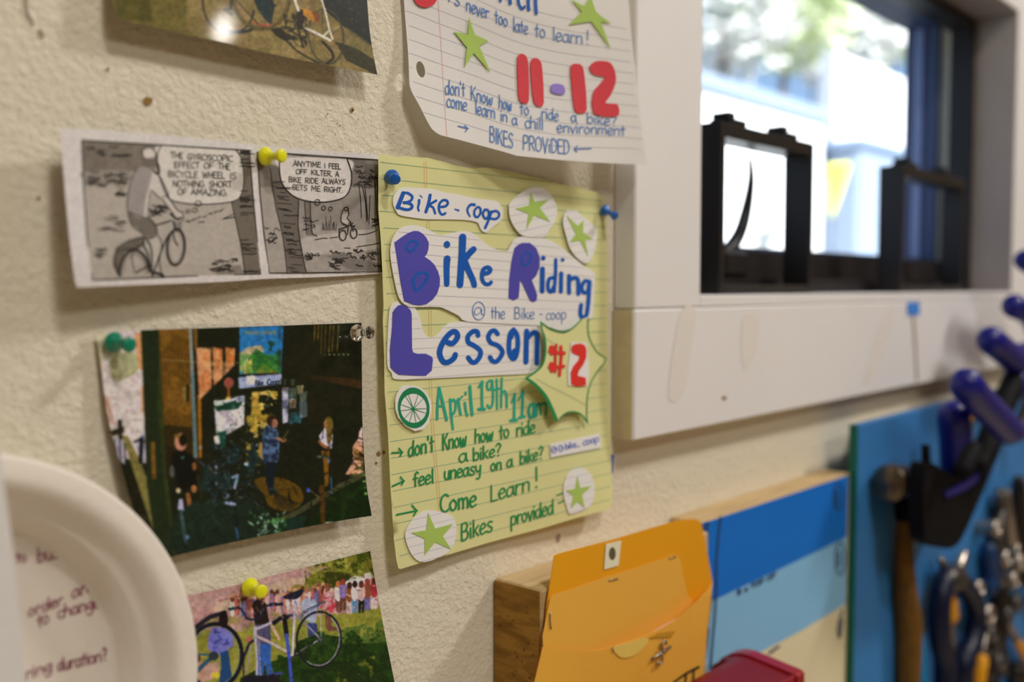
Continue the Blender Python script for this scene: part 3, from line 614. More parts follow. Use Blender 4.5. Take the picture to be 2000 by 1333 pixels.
# stars on paper discs
for o_, s_ in ((ZB("440,175 560,160 650,190 720,270 765,370 775,450 750,570 680,670 640,740 520,750 370,730 280,640 220,520 207,400 220,340 320,250"), ZB("462,215 515,335 680,305 575,400 695,565 505,490 415,655 440,470 285,410 450,370")),
               (ZB("940,425 1000,435 1050,475 1140,545 1190,590 1235,650 1248,740 1225,880 1180,1010 1140,1050 1090,1050 1010,990 930,880 880,720 850,600 855,510 890,440"), ZB("890,490 1025,615 1090,545 1085,690 1205,770 1110,780 1145,975 1050,790 925,810 1000,710")),
               (Y2("1130,790 1160,720 1210,695 1260,705 1300,770 1305,850 1275,920 1170,962 1150,930 1130,860"), Y2("1208,742 1225,810 1292,798 1235,850 1250,925 1208,890 1170,930 1185,855 1140,825 1195,815")),
               (Y2("340,940 420,950 490,980 508,1050 495,1130 450,1190 325,1240 260,1210 220,1130 213,1070 235,1020 280,970"), Y2("345,955 385,1045 490,1018 430,1090 478,1165 385,1125 325,1200 325,1105 248,1070 335,1055"))):
    d, P = patch('paper_patch', o_, lift=.0014 if o_[0][1] < 450 else .0005)
    st_ = sheet('star_cutout', s_, hy, M_green, yel, lift=.00178 if o_[0][1] < 450 else .0009, thick=.0002, step=7); st_.parent = d
    a = np.array(P); x0, y0 = a.min(0)-2; x1, y1 = a.max(0)+2; sl = -.22 if o_[0][1] < 450 else -.24
    rules(P, hy, (.0014 if o_[0][1] < 450 else .0005)+.00035, d, [((x0, y), (x1, y+sl*(x1-x0))) for y in np.arange(y0+8, y1+40, 17)])
# burst with "#2"
bl = lambda X, Z: hy(X, Z)+.0022+.004*np.clip((1.49-Z)/.05, 0, 1)*np.clip((.52-X)/.05, 0, 1)
burst = ZE("250,305 290,335 340,370 430,398 480,390 540,350 600,288 660,265 664,350 680,430 710,510 760,590 822,635 760,700 710,780 670,890 650,1000 648,1110 655,1192 630,1150 590,1105 520,1085 460,1105 420,1140 385,1168 350,1060 290,950 210,860 125,808 125,785 200,750 255,695 288,610 292,520 272,420 248,350")
bo = sheet('burst_cutout', burst, bl, M_yel, yel, thick=.0003, step=8)
def on_b(name, ink, m): return ink.build(name, m, bo)
ik = Ink(bl, .0006)
ik.stroke(ZE("250,310 290,338 340,372 430,398 480,390 540,350 600,290"), 2.6); ik.stroke(ZE("250,308 262,380 285,440 292,520 288,600 262,685 200,745 130,790"), 3.4)
ik.stroke(ZE("128,800 200,850 290,950 345,1060 385,1160"), 5.2, w1=7); ik.stroke(ZE("655,1185 600,1110 520,1088 460,1105 415,1145"), 3.6, w1=2); ik.stroke(ZE("660,280 668,430 740,570 815,634 740,740 680,850 655,970 650,1110 655,1180"), 2.0)
on_b('marker_outline', ik, M_gpen)
ik = Ink(bl, .0006); ik.stroke(ZE("210,800 360,880 520,960 640,1030"), .8, cap=False); ik.stroke(ZE("300,450 400,520"), .8, cap=False); on_b('ruled_lines', ik, M_rule_g)
ik = Ink(bl, .0008)
for t, w_ in (("345,530 350,575", 44), ("330,560 400,575 455,578", 30), ("345,675 352,725", 44), ("330,700 400,700 450,692", 30), ("385,505 380,600 378,740", 22), ("425,520 430,600 420,700 415,772", 26)): ik.stroke(ZE(t), w_/4.445)
on_b('marker_number_sign', ik, M_redm)
sheet('paper_patch', ZE("518,482 652,488 672,740 655,868 490,862 486,720 500,600"), bl, M_cut, bo, lift=.0006, thick=.0003, step=8)
sheet('numeral_cutout', ZE("515,540 525,515 550,500 600,495 635,512 648,550 646,620 620,680 580,735 572,775 610,785 640,790 645,855 600,868 555,866 515,850 510,750 535,690 580,640 586,605 550,592 520,575"), bl, M_redm, bo, lift=.0010, thick=.0002, step=8)
# bicycle wheel sticker
d, P = patch('wheel_sticker', ZF("275,72 390,75 450,100 510,140 560,230 575,300 560,400 540,480 490,550 390,570 290,515 210,420 180,330 178,230 200,160 230,110"), lift=.0009, smo=0, thick=.0004)
ik = Ink(hy, .00145)
def ell(c, rx, ry, rot, k=36): return [(c[0]+rx*math.cos(t)*math.cos(rot)-ry*math.sin(t)*math.sin(rot), c[1]+rx*math.cos(t)*math.sin(rot)+ry*math.sin(t)*math.cos(rot)) for t in np.linspace(0, 6.2832, k+1)[:-1]]
sheet('tyre_drawing', ell(ZF("378,318")[0], 31, 40, -.1), hy, M_gpencil, d, lift=.00137, step=6, holes=[ell(ZF("377,322")[0], 25.6, 28.5, -.1)])
for t in ("290,190", "322,170", "428,175", "480,220", "520,325", "510,375", "465,475", "405,485", "330,485", "275,435", "232,350", "240,280"): ik.stroke([ZF("375,330")[0], ZF(t)[0]], 1.3, w1=.8)
ik.dot(ZF("375,330")[0], 3.2); ik.build('pencil_wheel', M_gpencil, d)
# teal date
ik = Ink(hy, .0003)
for t, w_ in (("655,100 640,260 635,440", 26), ("655,100 700,280 738,448", 30), ("645,300 705,290", 26), ("775,225 785,380 805,548", 26), ("778,265 808,228 835,262 830,340 802,388 778,378", 26), ("862,222 875,310 890,388", 28), ("868,232 908,192", 20), ("936,262 945,340 962,402", 26), ("990,85 1000,240 1015,392", 32),
              ("1122,30 1120,180 1125,330", 28), ("1120,32 1086,95", 22), ("1085,332 1148,332", 36), ("1225,20 1190,30 1175,80 1192,122 1222,100 1230,30", 24), ("1230,20 1240,150 1236,270 1210,320 1180,288", 26), ("1280,5 1284,160 1285,328", 22), ("1254,122 1306,108", 22), ("1336,-5 1332,160 1330,310", 24), ("1335,170 1366,132 1388,190 1390,312", 24),
              ("1474,165 1472,300 1470,440", 28), ("1470,190 1440,258", 20), ("1430,455 1494,450", 34), ("1565,130 1560,280 1554,410", 28), ("1558,155 1515,235", 20), ("1525,425 1580,412", 32), ("1680,270 1642,290 1626,360 1645,425 1675,395 1685,300", 30), ("1684,280 1690,418", 26), ("1712,285 1712,405", 26), ("1715,300 1742,270 1756,390", 22), ("1760,290 1796,262 1815,300 1812,400", 24)):
    ik.stroke(ZF(t), w_/5.5556)
ik.dot(ZF("943,160")[0], 2.6, 4.5); ik.build('teal_lettering', M_teal, yel)
# green writing
ik = Ink(hy, .0004)
def gw(t, a, b, hh, w=3.0, **k): write(ik, t, a, b, hh, w, **k)
gw("don't", (797, 893), (848, 882), 29, hgt1=33); gw('Know', (864, 880), (912, 871), 31); gw('how', (927, 866), (964, 860), 27); gw('to', (975, 858), (995, 854), 27); gw('ride', (1008, 853), (1046, 846), 27)
gw('a', (896, 904), (914, 901), 27); gw('bike?', (923, 901), (980, 890), 25); gw('feel', (807, 951), (848, 943), 27); gw('uneasy', (867, 938), (940, 925), 27); gw('on', (958, 921), (981, 917), 24); gw('a', (990, 914), (1002, 911), 24)
gw('bike?', (1015, 908), (1062, 896), 25); gw('Come', (859, 1002), (932, 989), 34, 3.4); gw('Learn', (957, 981), (1036, 958), 31); gw('!', (1040, 954), (1056, 952), 40, 3.2); gw('Bikes', (900, 1058), (963, 1037), 33); gw('provided', (997, 1027), (1082, 1003), 28)
ik.stroke([(1088, 968), (1101, 963)], 2.6); ik.stroke([(1091, 983), (1105, 977)], 2.6)
for a, b, s_ in (((766, 885), (786, 884), 6), ((767, 950), (789, 940), 6), ((775, 1006), (814, 998), 8)):
    ik.stroke([a, b], 3.4, w1=3); ik.stroke([(b[0]-s_*1.1, b[1]-s_*1.3), b, b, (b[0]-s_*.7, b[1]+s_*1.2)], 3.0)
ik.build('green_lettering', M_gpen, yel)
hp, P = patch('paper_patch', [(1075, 868), (1171, 847.5), (1174, 875), (1076, 894)], smo=0)
ik = Ink(hy, .00088); ik.oval((1082, 879), 4.5, 6.5, 2); ik.stroke([(1080, 881), (1084, 876), (1086, 882)], 1.8); ik.oval((1095, 876.5), 4.5, 6, 2); ik.stroke([(1094, 878), (1098, 874), (1099, 879)], 1.5)
write(ik, 'bike_', (1103, 879), (1133, 872), 12, 1.7); write(ik, 'coop', (1138, 871), (1170, 863), 14, 1.9); ik.build('pen_lettering', mat('blue_ballpoint', (70, 88, 165)), yel)
reloc(yel)
tp = sheet('tape_strip', [(1184, 885), (1199, 889), (1197, 925), (1182, 921)], hw, mat('navy_tape', (24, 70, 165)), lift=.0008, thick=.0003, step=6)
tag(tp, 'sliver of blue tape on the wall showing behind the yellow poster', 'tape')

# ------------------------------------------------------------------ white poster at the top
hs = lambda X, Z: .003+.0245*np.clip((X-.40)/.15, 0, 1)**1.15+.011*np.clip((1.645-Z)/.07, 0, 1)**1.5*np.clip((.55-X)/.1, .15, 1)
W = zm(740, 0, 3.3333); W3 = zm(1000, 0, 7.4074); W4 = zm(780, 0, 8.3333)
wo = W("150,-160 165,30 175,160 190,340 200,555 215,600 270,700 320,800 345,840 370,862 400,880 500,905 650,945 800,985 900,1015 1150,1040 1400,1058 1600,1068 1740,1072 1745,1060 1720,900 1690,640 1660,380 1640,190 1625,0 1605,-160")
hole = [(W([(272, 452)])[0][0]+8.6*math.cos(t)+1.2*math.sin(t), W([(272, 452)])[0][1]+15.6*math.sin(t)+3*math.cos(t)) for t in np.linspace(0, 6.283, 25)[:-1]]
wp = thing('white_poster', 'white lined notebook page with red cut-out numerals 11-12 and lime stars, curling away from wall', 'poster', None, at(1000, 260, -.02))
sheet('paper_sheet', wo, hs, M_pap, wp, step=12, holes=[hole])
ik = Ink(hs, .00012); kn = np.array([(785, -38), (790, -36), (858, -6), (912, 15), (972, 42), (1000, 55), (1065, 74), (1130, 86), (1193, 94), (1235, 101), (1275, 107)])
for k in range(-2, 10):
    xs = np.linspace(785, 1275, 70); ys = np.interp(xs, kn[:, 0], kn[:, 1]); ys = np.convolve(np.pad(ys, 4, 'edge'), np.ones(9)/9, 'valid')+np.interp(xs, [790, 1235], [27, 21])*k
    P = np.stack([xs, ys], 1); q = inpoly(P, wo) & ~inpoly(P, hole); run = []
    for p_, o_ in list(zip(P, q))+[(None, False)]:
        if o_: run.append(tuple(p_))
        else:
            if len(run) > 1: ik.stroke(run, .75, sm=False, cap=False)
            run = []
ik.build('ruled_lines', M_rule_b, wp)
ik = Ink(hs, .00014); ik.stroke([(855, -20), (858, 30), (862, 90), (866, 160), (870, 220), (873, 266)], .9, cap=False); ik.build('margin_lines', M_rule_p, wp)
def wcut(name, P, m, lab=None, smo=2):
    o = sheet(name, smooth(P, smo, True) if smo else P, hs, m, wp, lift=.0006, thick=.0003, step=8)
    if lab: o['label'] = lab
wcut('star_cutout', W("590,115 625,225 715,265 655,300 728,470 618,345 558,440 575,310 490,205 580,225"), M_green, smo=0)
wcut('star_cutout', W3("860,-10 1050,90 1125,-30 1150,-30 1215,165 1300,240 1440,335 1285,315 1430,700 1150,310 830,355 1015,170"), M_green, smo=0)
for P in ("903,375 935,350 965,375 975,440 978,650 955,672 915,655 905,550", "990,400 1020,377 1050,395 1065,450 1075,670 1045,692 1010,665 992,520", "1250,430 1290,415 1325,430 1340,500 1355,710 1320,737 1275,715 1255,540", "1375,430 1410,400 1460,397 1510,410 1540,470 1542,540 1510,620 1475,665 1500,675 1555,680 1565,745 1520,760 1400,740 1395,610 1430,560 1465,520 1468,500 1410,490 1380,465"):
    wcut('numeral_cutout', W(P), M_redp, 'red paper numeral')
wcut('dash_cutout', W("1125,555 1150,545 1200,555 1213,590 1205,615 1160,612 1122,595"), M_lilac, 'lilac paper dash')
c0 = W([(305, -32)])[0]; wcut('dot_cutout', [(c0[0]+24*math.cos(t), c0[1]+24*math.sin(t)) for t in np.linspace(0, 6.283, 25)[:-1]], M_redp, 'round red paper dot', 0)
ik = Ink(hs, .0004)
for t, a, b, hh in (('It', (862, -4), (884, 6), 34), ("s", (887, 8), (899, 13), 34), ('never', (910, 21), (956, 38), 28), ('too', (966, 44), (992, 53), 27), ('late', (1002, 60), (1032, 68), 27), ('to', (1044, 71), (1066, 74), 27), ('learn', (1079, 79), (1139, 86), 27), ('!', (1143, 87), (1153, 88), 29),
                    ("don't", (869, 184), (909, 188), 29), ('Know', (919, 194), (963, 206), 27), ('how', (974, 211), (1000, 217), 26), ('to', (1015, 223), (1034, 226), 26), ('ride', (1057, 231), (1092, 237), 24), ('a', (1115, 237), (1127, 239), 22), ('bike?', (1145, 240), (1206, 248), 22),
                    ('come', (872, 208), (913, 217), 27), ('learn', (928, 222), (968, 232), 26), ('in', (977, 236), (992, 239), 24), ('a', (1000, 243), (1011, 245), 24), ('chill', (1025, 249), (1062, 254), 25), ('environment', (1087, 258), (1222, 265), 22),
                    ('BIKES', (956, 276), (1003, 290), 30), ('PROViDED', (1021, 292), (1113, 301), 28)):
    write(ik, t, a, b, hh, 1.9, hgt1=hh*.95)
ik.build('pen_lettering', M_pen, wp)
for a, b, s_ in (((895, 246), (914, 251), 1), ((1155, 290), (1122, 291), -1)):
    ik = Ink(hs, .0004); ik.stroke([a, b], 1.9); ik.stroke([(b[0]-6*s_, b[1]-6), b, b, (b[0]-5*s_, b[1]+6)], 1.9); ik.build('drawn_arrow', M_pen, wp)
ik = Ink(hs, .0005)
for t, w_ in (("90,-60 95,20 115,85 150,128 185,95", 40), ("240,-60 238,40 245,142", 46), ("345,-50 345,60 355,195", 46), ("240,-10 300,-50 345,-20", 40)): ik.stroke(W3(t), w_/7.4074)
ik.build('marker_letters', M_blue, wp); ik = Ink(hs, .0005); ik.stroke([(975, -14), (978, 2)], 5); ik.build('marker_letter', M_blue, wp); ik = Ink(hs, .0005); ik.stroke([(996, -16), (997, 7)], 6); ik.stroke([(996, -10), (1008, -20)], 6); ik.build('marker_letter', M_blue, wp)
reloc(wp)

# ------------------------------------------------------------------ comic strip
C1 = zm(150, 260, 4.4444); C2 = zm(490, 280, 4.9385)
hk = lambda X, Z: .0012+.010*np.clip((.30-X)/.13, 0, 1)**1.4+.006*np.clip((1.57-Z)/.06, 0, 1)*np.clip((.36-X)/.12, .25, 1)
pa = Paint(95, 235, 775, 580, (193, 186, 181))
q1 = C1("45,62 720,102 1500,150 1535,600 1597,1225 900,1245 135,1278 90,900 60,450")
pa.poly(q1, (158, 149, 138)); pa.poly(C1("45,62 720,102 700,290 560,300 450,345 250,330 60,350"), (112, 103, 92), nz=.05)
pa.mottle(C1("45,62 720,102 700,320 60,360"), (98, 90, 80), 12, 5, alpha=.6); pa.poly(C1("58,340 450,330 440,440 380,500 300,440 230,470 150,440 110,470 60,400"), (132, 124, 113), sm=True)
pa.poly(C1("1345,590 1410,560 1440,400 1430,230 1395,150 1500,150 1535,600 1597,1225 1460,1230 1430,1000 1390,800"), (98, 90, 79)); pa.poly(C1("1190,1230 1250,1180 1320,1160 1420,1140 1450,1230"), (120, 112, 100))
pa.poly(C1("735,108 1385,148 1430,220 1452,380 1440,500 1390,580 1250,610 1050,618 880,600 800,565 765,500 715,370 700,220"), (192, 185, 175), sm=True)
pa.poly(C1("530,300 640,310 720,370 800,540 740,570 700,540 640,480 600,730 520,710 450,660 440,560 470,420"), (136, 129, 124), sm=True); pa.poly(C1("655,330 720,380 795,540 735,570 645,490 625,600 612,735 580,730 600,560 640,420"), (184, 177, 168))
pa.oval(C1("630,172")[0], 13, 11, (186, 178, 168)); pa.poly(C1("560,215 690,225 705,290 650,300 570,290"), (98, 90, 82)); pa.poly(C1("448,685 520,735 610,742 670,770 695,830 690,890 640,915 560,860 500,810 470,790"), (100, 92, 82), sm=True)
pa.poly(C1("650,920 700,870 740,960 710,1100 690,1200 650,1200 640,1000"), (168, 160, 150)); pa.poly(C1("740,560 780,530 870,670 925,700 905,750 850,720"), (178, 170, 160))
pa.poly(C1("340,1000 440,935 560,900 585,950 560,1000 420,1045 400,1130 370,1200 320,1160"), (92, 84, 74)); pa.poly(C1("830,770 910,770 915,830 850,845"), (120, 112, 102))
q2 = C2("62,85 360,100 1225,160 1222,500 1262,1240 700,1248 180,1252 130,900 90,500")
pa.poly(q2, (148, 140, 132)); pa.poly(C2("930,140 1225,160 1222,420 1150,440 970,420"), (92, 85, 78)); pa.mottle(q2, (120, 112, 105), 26, 9, thr=.52, soft=3, alpha=.7); pa.poly(C2("470,560 1225,500 1250,700 850,800 470,780"), (122, 114, 107), .6)
pa.poly(C2("60,90 180,110 200,400 80,430"), (112, 104, 95), .8); pa.poly(C2("470,930 860,860 1240,840 1262,1000 900,1060 470,1060"), (172, 164, 155), .8, sm=True); pa.poly(C2("80,430 200,420 290,860 350,1245 180,1250 120,800"), (150, 142, 132), .8)
pa.poly(C2("175,200 285,225 300,380 380,490 465,545 460,800 500,1080 535,1245 355,1248 310,900 240,600 190,400"), (95, 87, 79)); pa.poly(C2("520,560 575,565 590,860 640,895 545,890"), (105, 97, 89))
pa.poly(C2("740,1090 900,1050 1010,1110 1130,1130 1262,1170 1262,1240 985,1228 880,1180"), (110, 102, 94)); pa.poly(C2("282,145 930,150 970,290 960,430 900,520 760,560 600,562 480,540 380,490 300,380 278,260"), (192, 185, 178), sm=True)
pa.poly(C2("885,680 930,670 945,730 960,770 940,800 890,780 870,740"), (170, 163, 155)); pa.blur(1).grain(.06)
com = thing('comic_strip', 'black and white comic strip clipping of a cyclist, pinned with yellow pin', 'clipping', None, at(440, 550, 0))
M_print = print_mat('newsprint', .75, 0.0, .3)
print_sheet('paper_strip', [(118, 250), (124, 340), (134, 450), (145, 540), (150, 562)], [(760, 303), (757, 400), (756, 480), (757, 534)], [(118, 250), (300, 262), (480, 281), (620, 294), (760, 303)], [(150, 562), (300, 556), (430, 551), (520, 545), (640, 541), (757, 534)], hk, pa, M_print, com, 0, 2.0)
M_ink = mat('printed_black', (30, 26, 22), rough=.7, var=.1, vs=300)
ik = Ink(hk, .00018)
for P, w_ in ((q1, 2.2), (q2, 2.2)): ik.stroke(P, w_, closed=False, sm=False, cap=False); ik.stroke([P[-1], P[0]], w_, sm=False, cap=False)
ik.stroke(C1("735,108 705,170 700,240 712,350 760,490 800,565 880,600 1050,618 1250,610 1390,580 1440,500 1452,380 1430,220 1385,148"), 1.9)
ik.stroke(C2("282,150 276,240 300,380 380,485 480,540 610,566 760,562 900,520 960,430 972,290 930,150"), 2.2)
for c_, r in ((C1("1055,612")[0], 6.5), (C1("1025,670")[0], 5), (C1("965,680")[0], 4)): ik.oval(c_, r, r*.8, 1.4)
for c_, r in ((C2("643,570")[0], 5.2), (C2("702,625")[0], 3.8), (C2("768,632")[0], 3.5)): ik.oval(c_, r, r*1.1, 1.5)
for t, a, b, hh in (('THE', "815,212", "925,225", 11.5), ('GYROSCOPIC', "960,230", "1358,248", 11.5), ('EFFECT', "845,300", "1068,306", 11.5), ('OF', "1103,306", "1190,309", 11.5), ('THE', "1228,310", "1335,318", 11.5), ('BICYCLE', "790,380", "1055,390", 12), ('WHEEL', "1088,388", "1288,394", 12), ('IS', "1328,396", "1387,398", 12),
                    ('NOTHING', "832,464", "1108,470", 12), ('SHORT', "1148,470", "1348,472", 12), ('OF', "873,534", "962,538", 11.5), ('AMAZING.', "990,535", "1315,545", 11.5)): write(ik, t, C1(a)[0], C1(b)[0], hh, 1.45)
for t, a, b, hh in (('ANYTIME', "408,218", "678,232", 9.8), ('I', "706,237", "722,238", 9), ('FEEL', "750,240", "870,249", 9.6), ('OFF', "433,295", "545,302", 9.6), ('KILTER,', "582,302", "790,318", 9.6), ('A', "816,320", "852,323", 9.6),
                    ('BIKE', "363,370", "488,381", 9.8), ('RIDE', "523,382", "652,388", 9.8), ('ALWAYS', "684,386", "914,397", 9.8), ('SETS', "398,446", "546,455", 9.8), ('ME', "580,458", "674,464", 9.8), ('RIGHT.', "706,467", "890,477", 9.8)): write(ik, t, C2(a)[0], C2(b)[0], hh, 1.3)
for t, w_ in (("530,300 480,390 445,540 440,650 480,800 560,860 600,905 640,915 690,890 695,830 640,745 600,735", 1.5), ("650,320 720,370 800,540", 1.2), ("650,490 720,560 790,530", 1.2), ("640,500 610,730", 1.0), ("450,680 520,712 600,738", 1.3), ("575,205 575,150 625,125 670,140 690,190 700,240", 1.3), ("700,245 720,310 715,350 680,350", 2.2),
              ("740,570 850,710", 1.2), ("790,540 870,660 920,690 925,750 900,770", 1.4), ("690,800 820,760", 3), ("815,700 870,745 905,735", 4), ("840,760 860,840 900,830", 3), ("830,850 790,900 740,1010 700,1120 660,1240", 3), ("840,850 850,930 880,975", 2.2), ("600,910 650,1010 655,1240", 2.4), ("700,880 740,960 720,1100 740,1230", 1.6),
              ("345,1000 440,940 580,900", 1.6), ("360,1020 480,1000 590,960", 1.4), ("580,900 585,980 620,1060 640,1160", 3), ("510,1215 630,1150", 3), ("350,1010 325,1100 345,1190 380,1240", 3), ("500,1200 480,1060 540,990", 1.5), ("670,1210 740,1230 750,1250", 5)): ik.stroke(C1(t), w_)
ik.oval(C1("862,990")[0], 17.5, 35.5, 4.0, rot=.06); ik.oval(C1("862,990")[0], 13.5, 31, .8, rot=.06); ik.oval(C1("505,1275")[0], 31, 58, 5, a0=188, a1=345); ik.oval(C1("505,1275")[0], 25, 50, 1, a0=188, a1=345)
for t, w_ in (("890,640 872,700 875,760 930,790", 1.6), ("895,640 905,620 930,620 940,650 945,690 930,720 950,745 970,780", 1.8), ("885,780 935,800 945,770", 1.5), ("850,830 900,815 960,790 985,770", 2.2), ("960,780 990,850", 1.5), ("940,800 935,880", 1.8), ("855,830 850,900", 1.6), ("960,760 975,800 1000,800", 3)): ik.stroke(C2(t), w_)
ik.oval(C2("888,888")[0], 6.6, 10, 2); ik.oval(C2("993,870")[0], 6.4, 9.6, 2); ik.oval(C2("922,632")[0], 4, 3.4, 1.4)
def clip1(P): return P
for t in ("1345,600 1390,800 1430,1000 1462,1228",): ik.stroke(C1(t), 1.5)
for t in ("190,250 240,600 310,900 352,1245", "465,548 458,800 500,1080 536,1245", "520,565 540,880", "573,568 590,850 640,895", "1045,400 1060,560 1068,720", "1075,410 1105,560 1120,760", "1100,410 1130,740", "1150,500 1140,780", "1190,330 1225,780"): ik.stroke(C2(t), 1.3)
def scrib(Z_, c, wd, hh, k, w_, amp):
    x, y = c; P = [(x+wd*i/k, y+hh*i/k+rnd.uniform(-amp, amp)) for i in range(k+1)]; ik.stroke(Z_(' '.join('%f,%f' % p for p in P)), w_)
for i in range(34):                            # bark hatching
    y = rnd.uniform(320, 1230); xl = 190+(y-250)*.165; scrib(C2, (xl+rnd.uniform(5, 60), y), rnd.uniform(60, 150), rnd.uniform(4, 18), 4, rnd.uniform(.8, 1.5), 5)
for i in range(30):
    y = rnd.choice((rnd.uniform(480, 760), rnd.uniform(900, 1220), rnd.uniform(160, 300))); x = 1400+(y-600)*.08; x = max(x, 1420); scrib(C1, (x, y), rnd.uniform(60, 130), rnd.uniform(-8, 12), 4, rnd.uniform(1, 1.9), 5)
for x0, y0, x1, y1, k_, a_, w_ in ((1000, 200, 1220, 330, 12, 22, 1.3), (980, 330, 1200, 420, 9, 18, 1.2), (760, 1030, 1250, 1180, 16, 26, 1.8), (130, 700, 300, 1000, 10, 26, 1.3), (500, 1050, 660, 1170, 9, 26, 1.2), (480, 690, 660, 860, 8, 22, 1.3), (1150, 700, 1250, 820, 6, 22, 1.3), (1100, 1050, 1250, 1130, 7, 25, 1), (740, 1110, 960, 1220, 8, 12, 1.5)):
    for i in range(k_): scrib(C2, (rnd.uniform(x0, x1-60), rnd.uniform(y0, y1)), rnd.uniform(35, 85), rnd.uniform(-12, 16), 5, w_, a_*.6)
for i in range(12): x = 690+i*12; ik.stroke(C2('%d,%d %d,%d' % (x, 840, x+rnd.uniform(-8, 8), 840-rnd.uniform(30, 150))), .9)
for t in ("1040,880 1120,875 1220,840", "620,930 700,915 740,918", "760,915 835,905", "900,1010 960,1012", "1020,1000 1120,985 1240,965"): ik.stroke(C2(t), 1.3)
for x0, y0, x1, y1, k_, a_, w_ in ((70, 330, 440, 460, 16, 24, 1.6), (80, 100, 540, 200, 7, 8, 2.2), (180, 700, 420, 860, 8, 14, 1.5), (140, 990, 300, 1080, 6, 14, 1.5), (620, 640, 780, 720, 9, 24, 1.8), (1150, 1080, 1420, 1200, 10, 20, 1.8), (330, 510, 420, 560, 5, 18, 1.8)):
    for i in range(int(k_*1.8)): scrib(C1, (rnd.uniform(x0, x1-60), rnd.uniform(y0, y1)), rnd.uniform(40, 90), rnd.uniform(-12, 12), 4, w_, a_*.6)
for i in range(7): scrib(C1, (950+i*48, 772-i*16), 34, -10, 3, 1.7, 9)
for t in ("1280,740 1370,700", "1270,745 1370,730", "1060,772 1110,770"): ik.stroke(C1(t), 1.6)
ik.build('printed_linework', M_ink, com); reloc(com)

# ------------------------------------------------------------------ photo prints
M_gloss = print_mat('photo_gloss', .35, .5, .25)
hsh = lambda X, Z: .0005+X*0
# middle: people at a workshop door
Q = zm(160, 600, 2.6145); p = Paint(150, 610, 760, 1110, (22, 26, 14))
p.poly(Q("60,125 310,112 320,600 335,800 90,740"), (205, 190, 186)); p.poly(Q("150,245 275,240 280,330 160,380"), (158, 156, 118), sm=True); p.poly(Q("60,120 130,120 105,300 70,400"), (190, 178, 150)); p.poly(Q("270,135 302,130 312,320 290,320"), (196, 140, 92)); p.poly(Q("300,410 318,410 324,540 306,540"), (196, 140, 92))
for i in range(14): p.line(Q(f"{150+i*12},{425} {152+i*12},{500}"), 1.2, (150, 140, 135), .5)
p.poly(Q("90,440 140,460 160,600 90,600"), (176, 130, 110), .6); p.line(Q("115,460 170,600"), 4, (140, 95, 75), .6); p.poly(Q("85,650 215,610 218,640 90,690"), (36, 34, 22)); p.poly(Q("180,575 205,575 215,800 195,800"), (34, 32, 20))
for i in range(5): p.poly(Q(f"{100+i*24},{680} {116+i*24},{675} {122+i*24},{800} {108+i*24},{800}"), (170, 165, 180)); p.line(Q(f"{120+i*24},{672} {130+i*24},{860}"), 3, (20, 22, 22))
p.poly(Q("90,760 200,800 330,960 420,1180 280,1080"), (24, 24, 12)); p.poly(Q("205,655 235,660 300,790 360,960 400,1160 370,1160 300,950"), (118, 110, 58)); p.poly(Q("270,700 330,600 330,800 300,780"), (180, 172, 190)); p.line(Q("270,690 310,665"), 5, (20, 24, 40)); p.line(Q("305,680 300,790"), 9, (16, 20, 24))
p.poly(Q("300,108 402,105 418,600 440,900 490,1300 380,1250 330,900"), (28, 38, 20)); p.poly(Q("398,105 418,600 440,900 490,1300 470,1300 420,900 385,500"), (48, 56, 22), .7); p.poly(Q("352,690 372,690 378,880 358,880"), (108, 78, 26))
p.poly(Q("392,105 548,98 590,640 600,800 430,700 418,600"), (104, 72, 20), nz=.06)
for i in range(9): p.line(Q(f"{400+i*17},105 {430+i*17},{690}"), 2.2, (58, 42, 14), .8)
p.mottle(Q("392,105 548,98 590,640 430,640"), (132, 92, 34), 30, 3, alpha=.5); p.poly(Q("420,600 600,620 610,900 430,880"), (34, 28, 12), .85)
p.poly(Q("546,104 562,104 590,770 572,770"), (132, 138, 130)); p.poly(Q("556,330 568,330 590,770 574,770"), (84, 116, 122)); p.poly(Q("590,450 608,450 612,770 598,770"), (150, 96, 18)); p.poly(Q("568,110 590,110 590,220 576,220"), (110, 80, 24))
p.poly(Q("584,210 612,208 655,220 662,410 600,475"), (190, 120, 72), nz=.05); p.poly(Q("668,205 718,215 716,360 674,402"), (184, 114, 64)); p.poly(Q("733,205 782,215 778,290 736,338"), (176, 106, 52)); p.mottle(Q("584,210 782,210 778,300 600,475"), (236, 176, 130), 18, 8, alpha=.5)
p.line(Q("410,270 560,280 800,285"), 1.5, (190, 160, 110), .7); p.poly(Q("515,410 530,410 530,480 518,480"), (120, 110, 60)); p.line(Q("540,400 540,480"), 5, (16, 20, 12))
p.poly(Q("805,103 1030,97 1018,335 805,345"), (34, 108, 168)); p.poly(Q("805,235 850,205 880,200 915,195 930,225 860,300 805,335"), (176, 158, 124)); p.poly(Q("860,250 890,210 930,240 960,250 1012,262 1016,335 820,343"), (36, 92, 40), sm=False); p.poly(Q("806,270 830,240 860,300 806,340"), (150, 170, 110)); p.poly(Q("830,300 868,262 872,338 826,340"), (200, 178, 84)); p.poly(Q("880,340 930,290 1000,338"), (110, 110, 30))
p.poly(Q("955,225 960,200 945,185 955,172 980,176 985,195 970,205 968,228"), (18, 60, 50)); p.poly(Q("985,230 1018,220 1016,260 990,250"), (24, 80, 70)); p.line(Q("842,132 900,132"), 7, (110, 130, 120), .8); p.line(Q("925,132 984,130"), 7, (110, 130, 120), .8)
p.mottle(Q("805,240 1018,240 1016,340 806,340"), (60, 130, 50), 12, 31, alpha=.6)
p.poly(Q("800,360 1020,342 1018,393 802,418"), (150, 162, 204)); p.poly(Q("838,352 882,350 884,392 842,398"), (222, 222, 232)); 
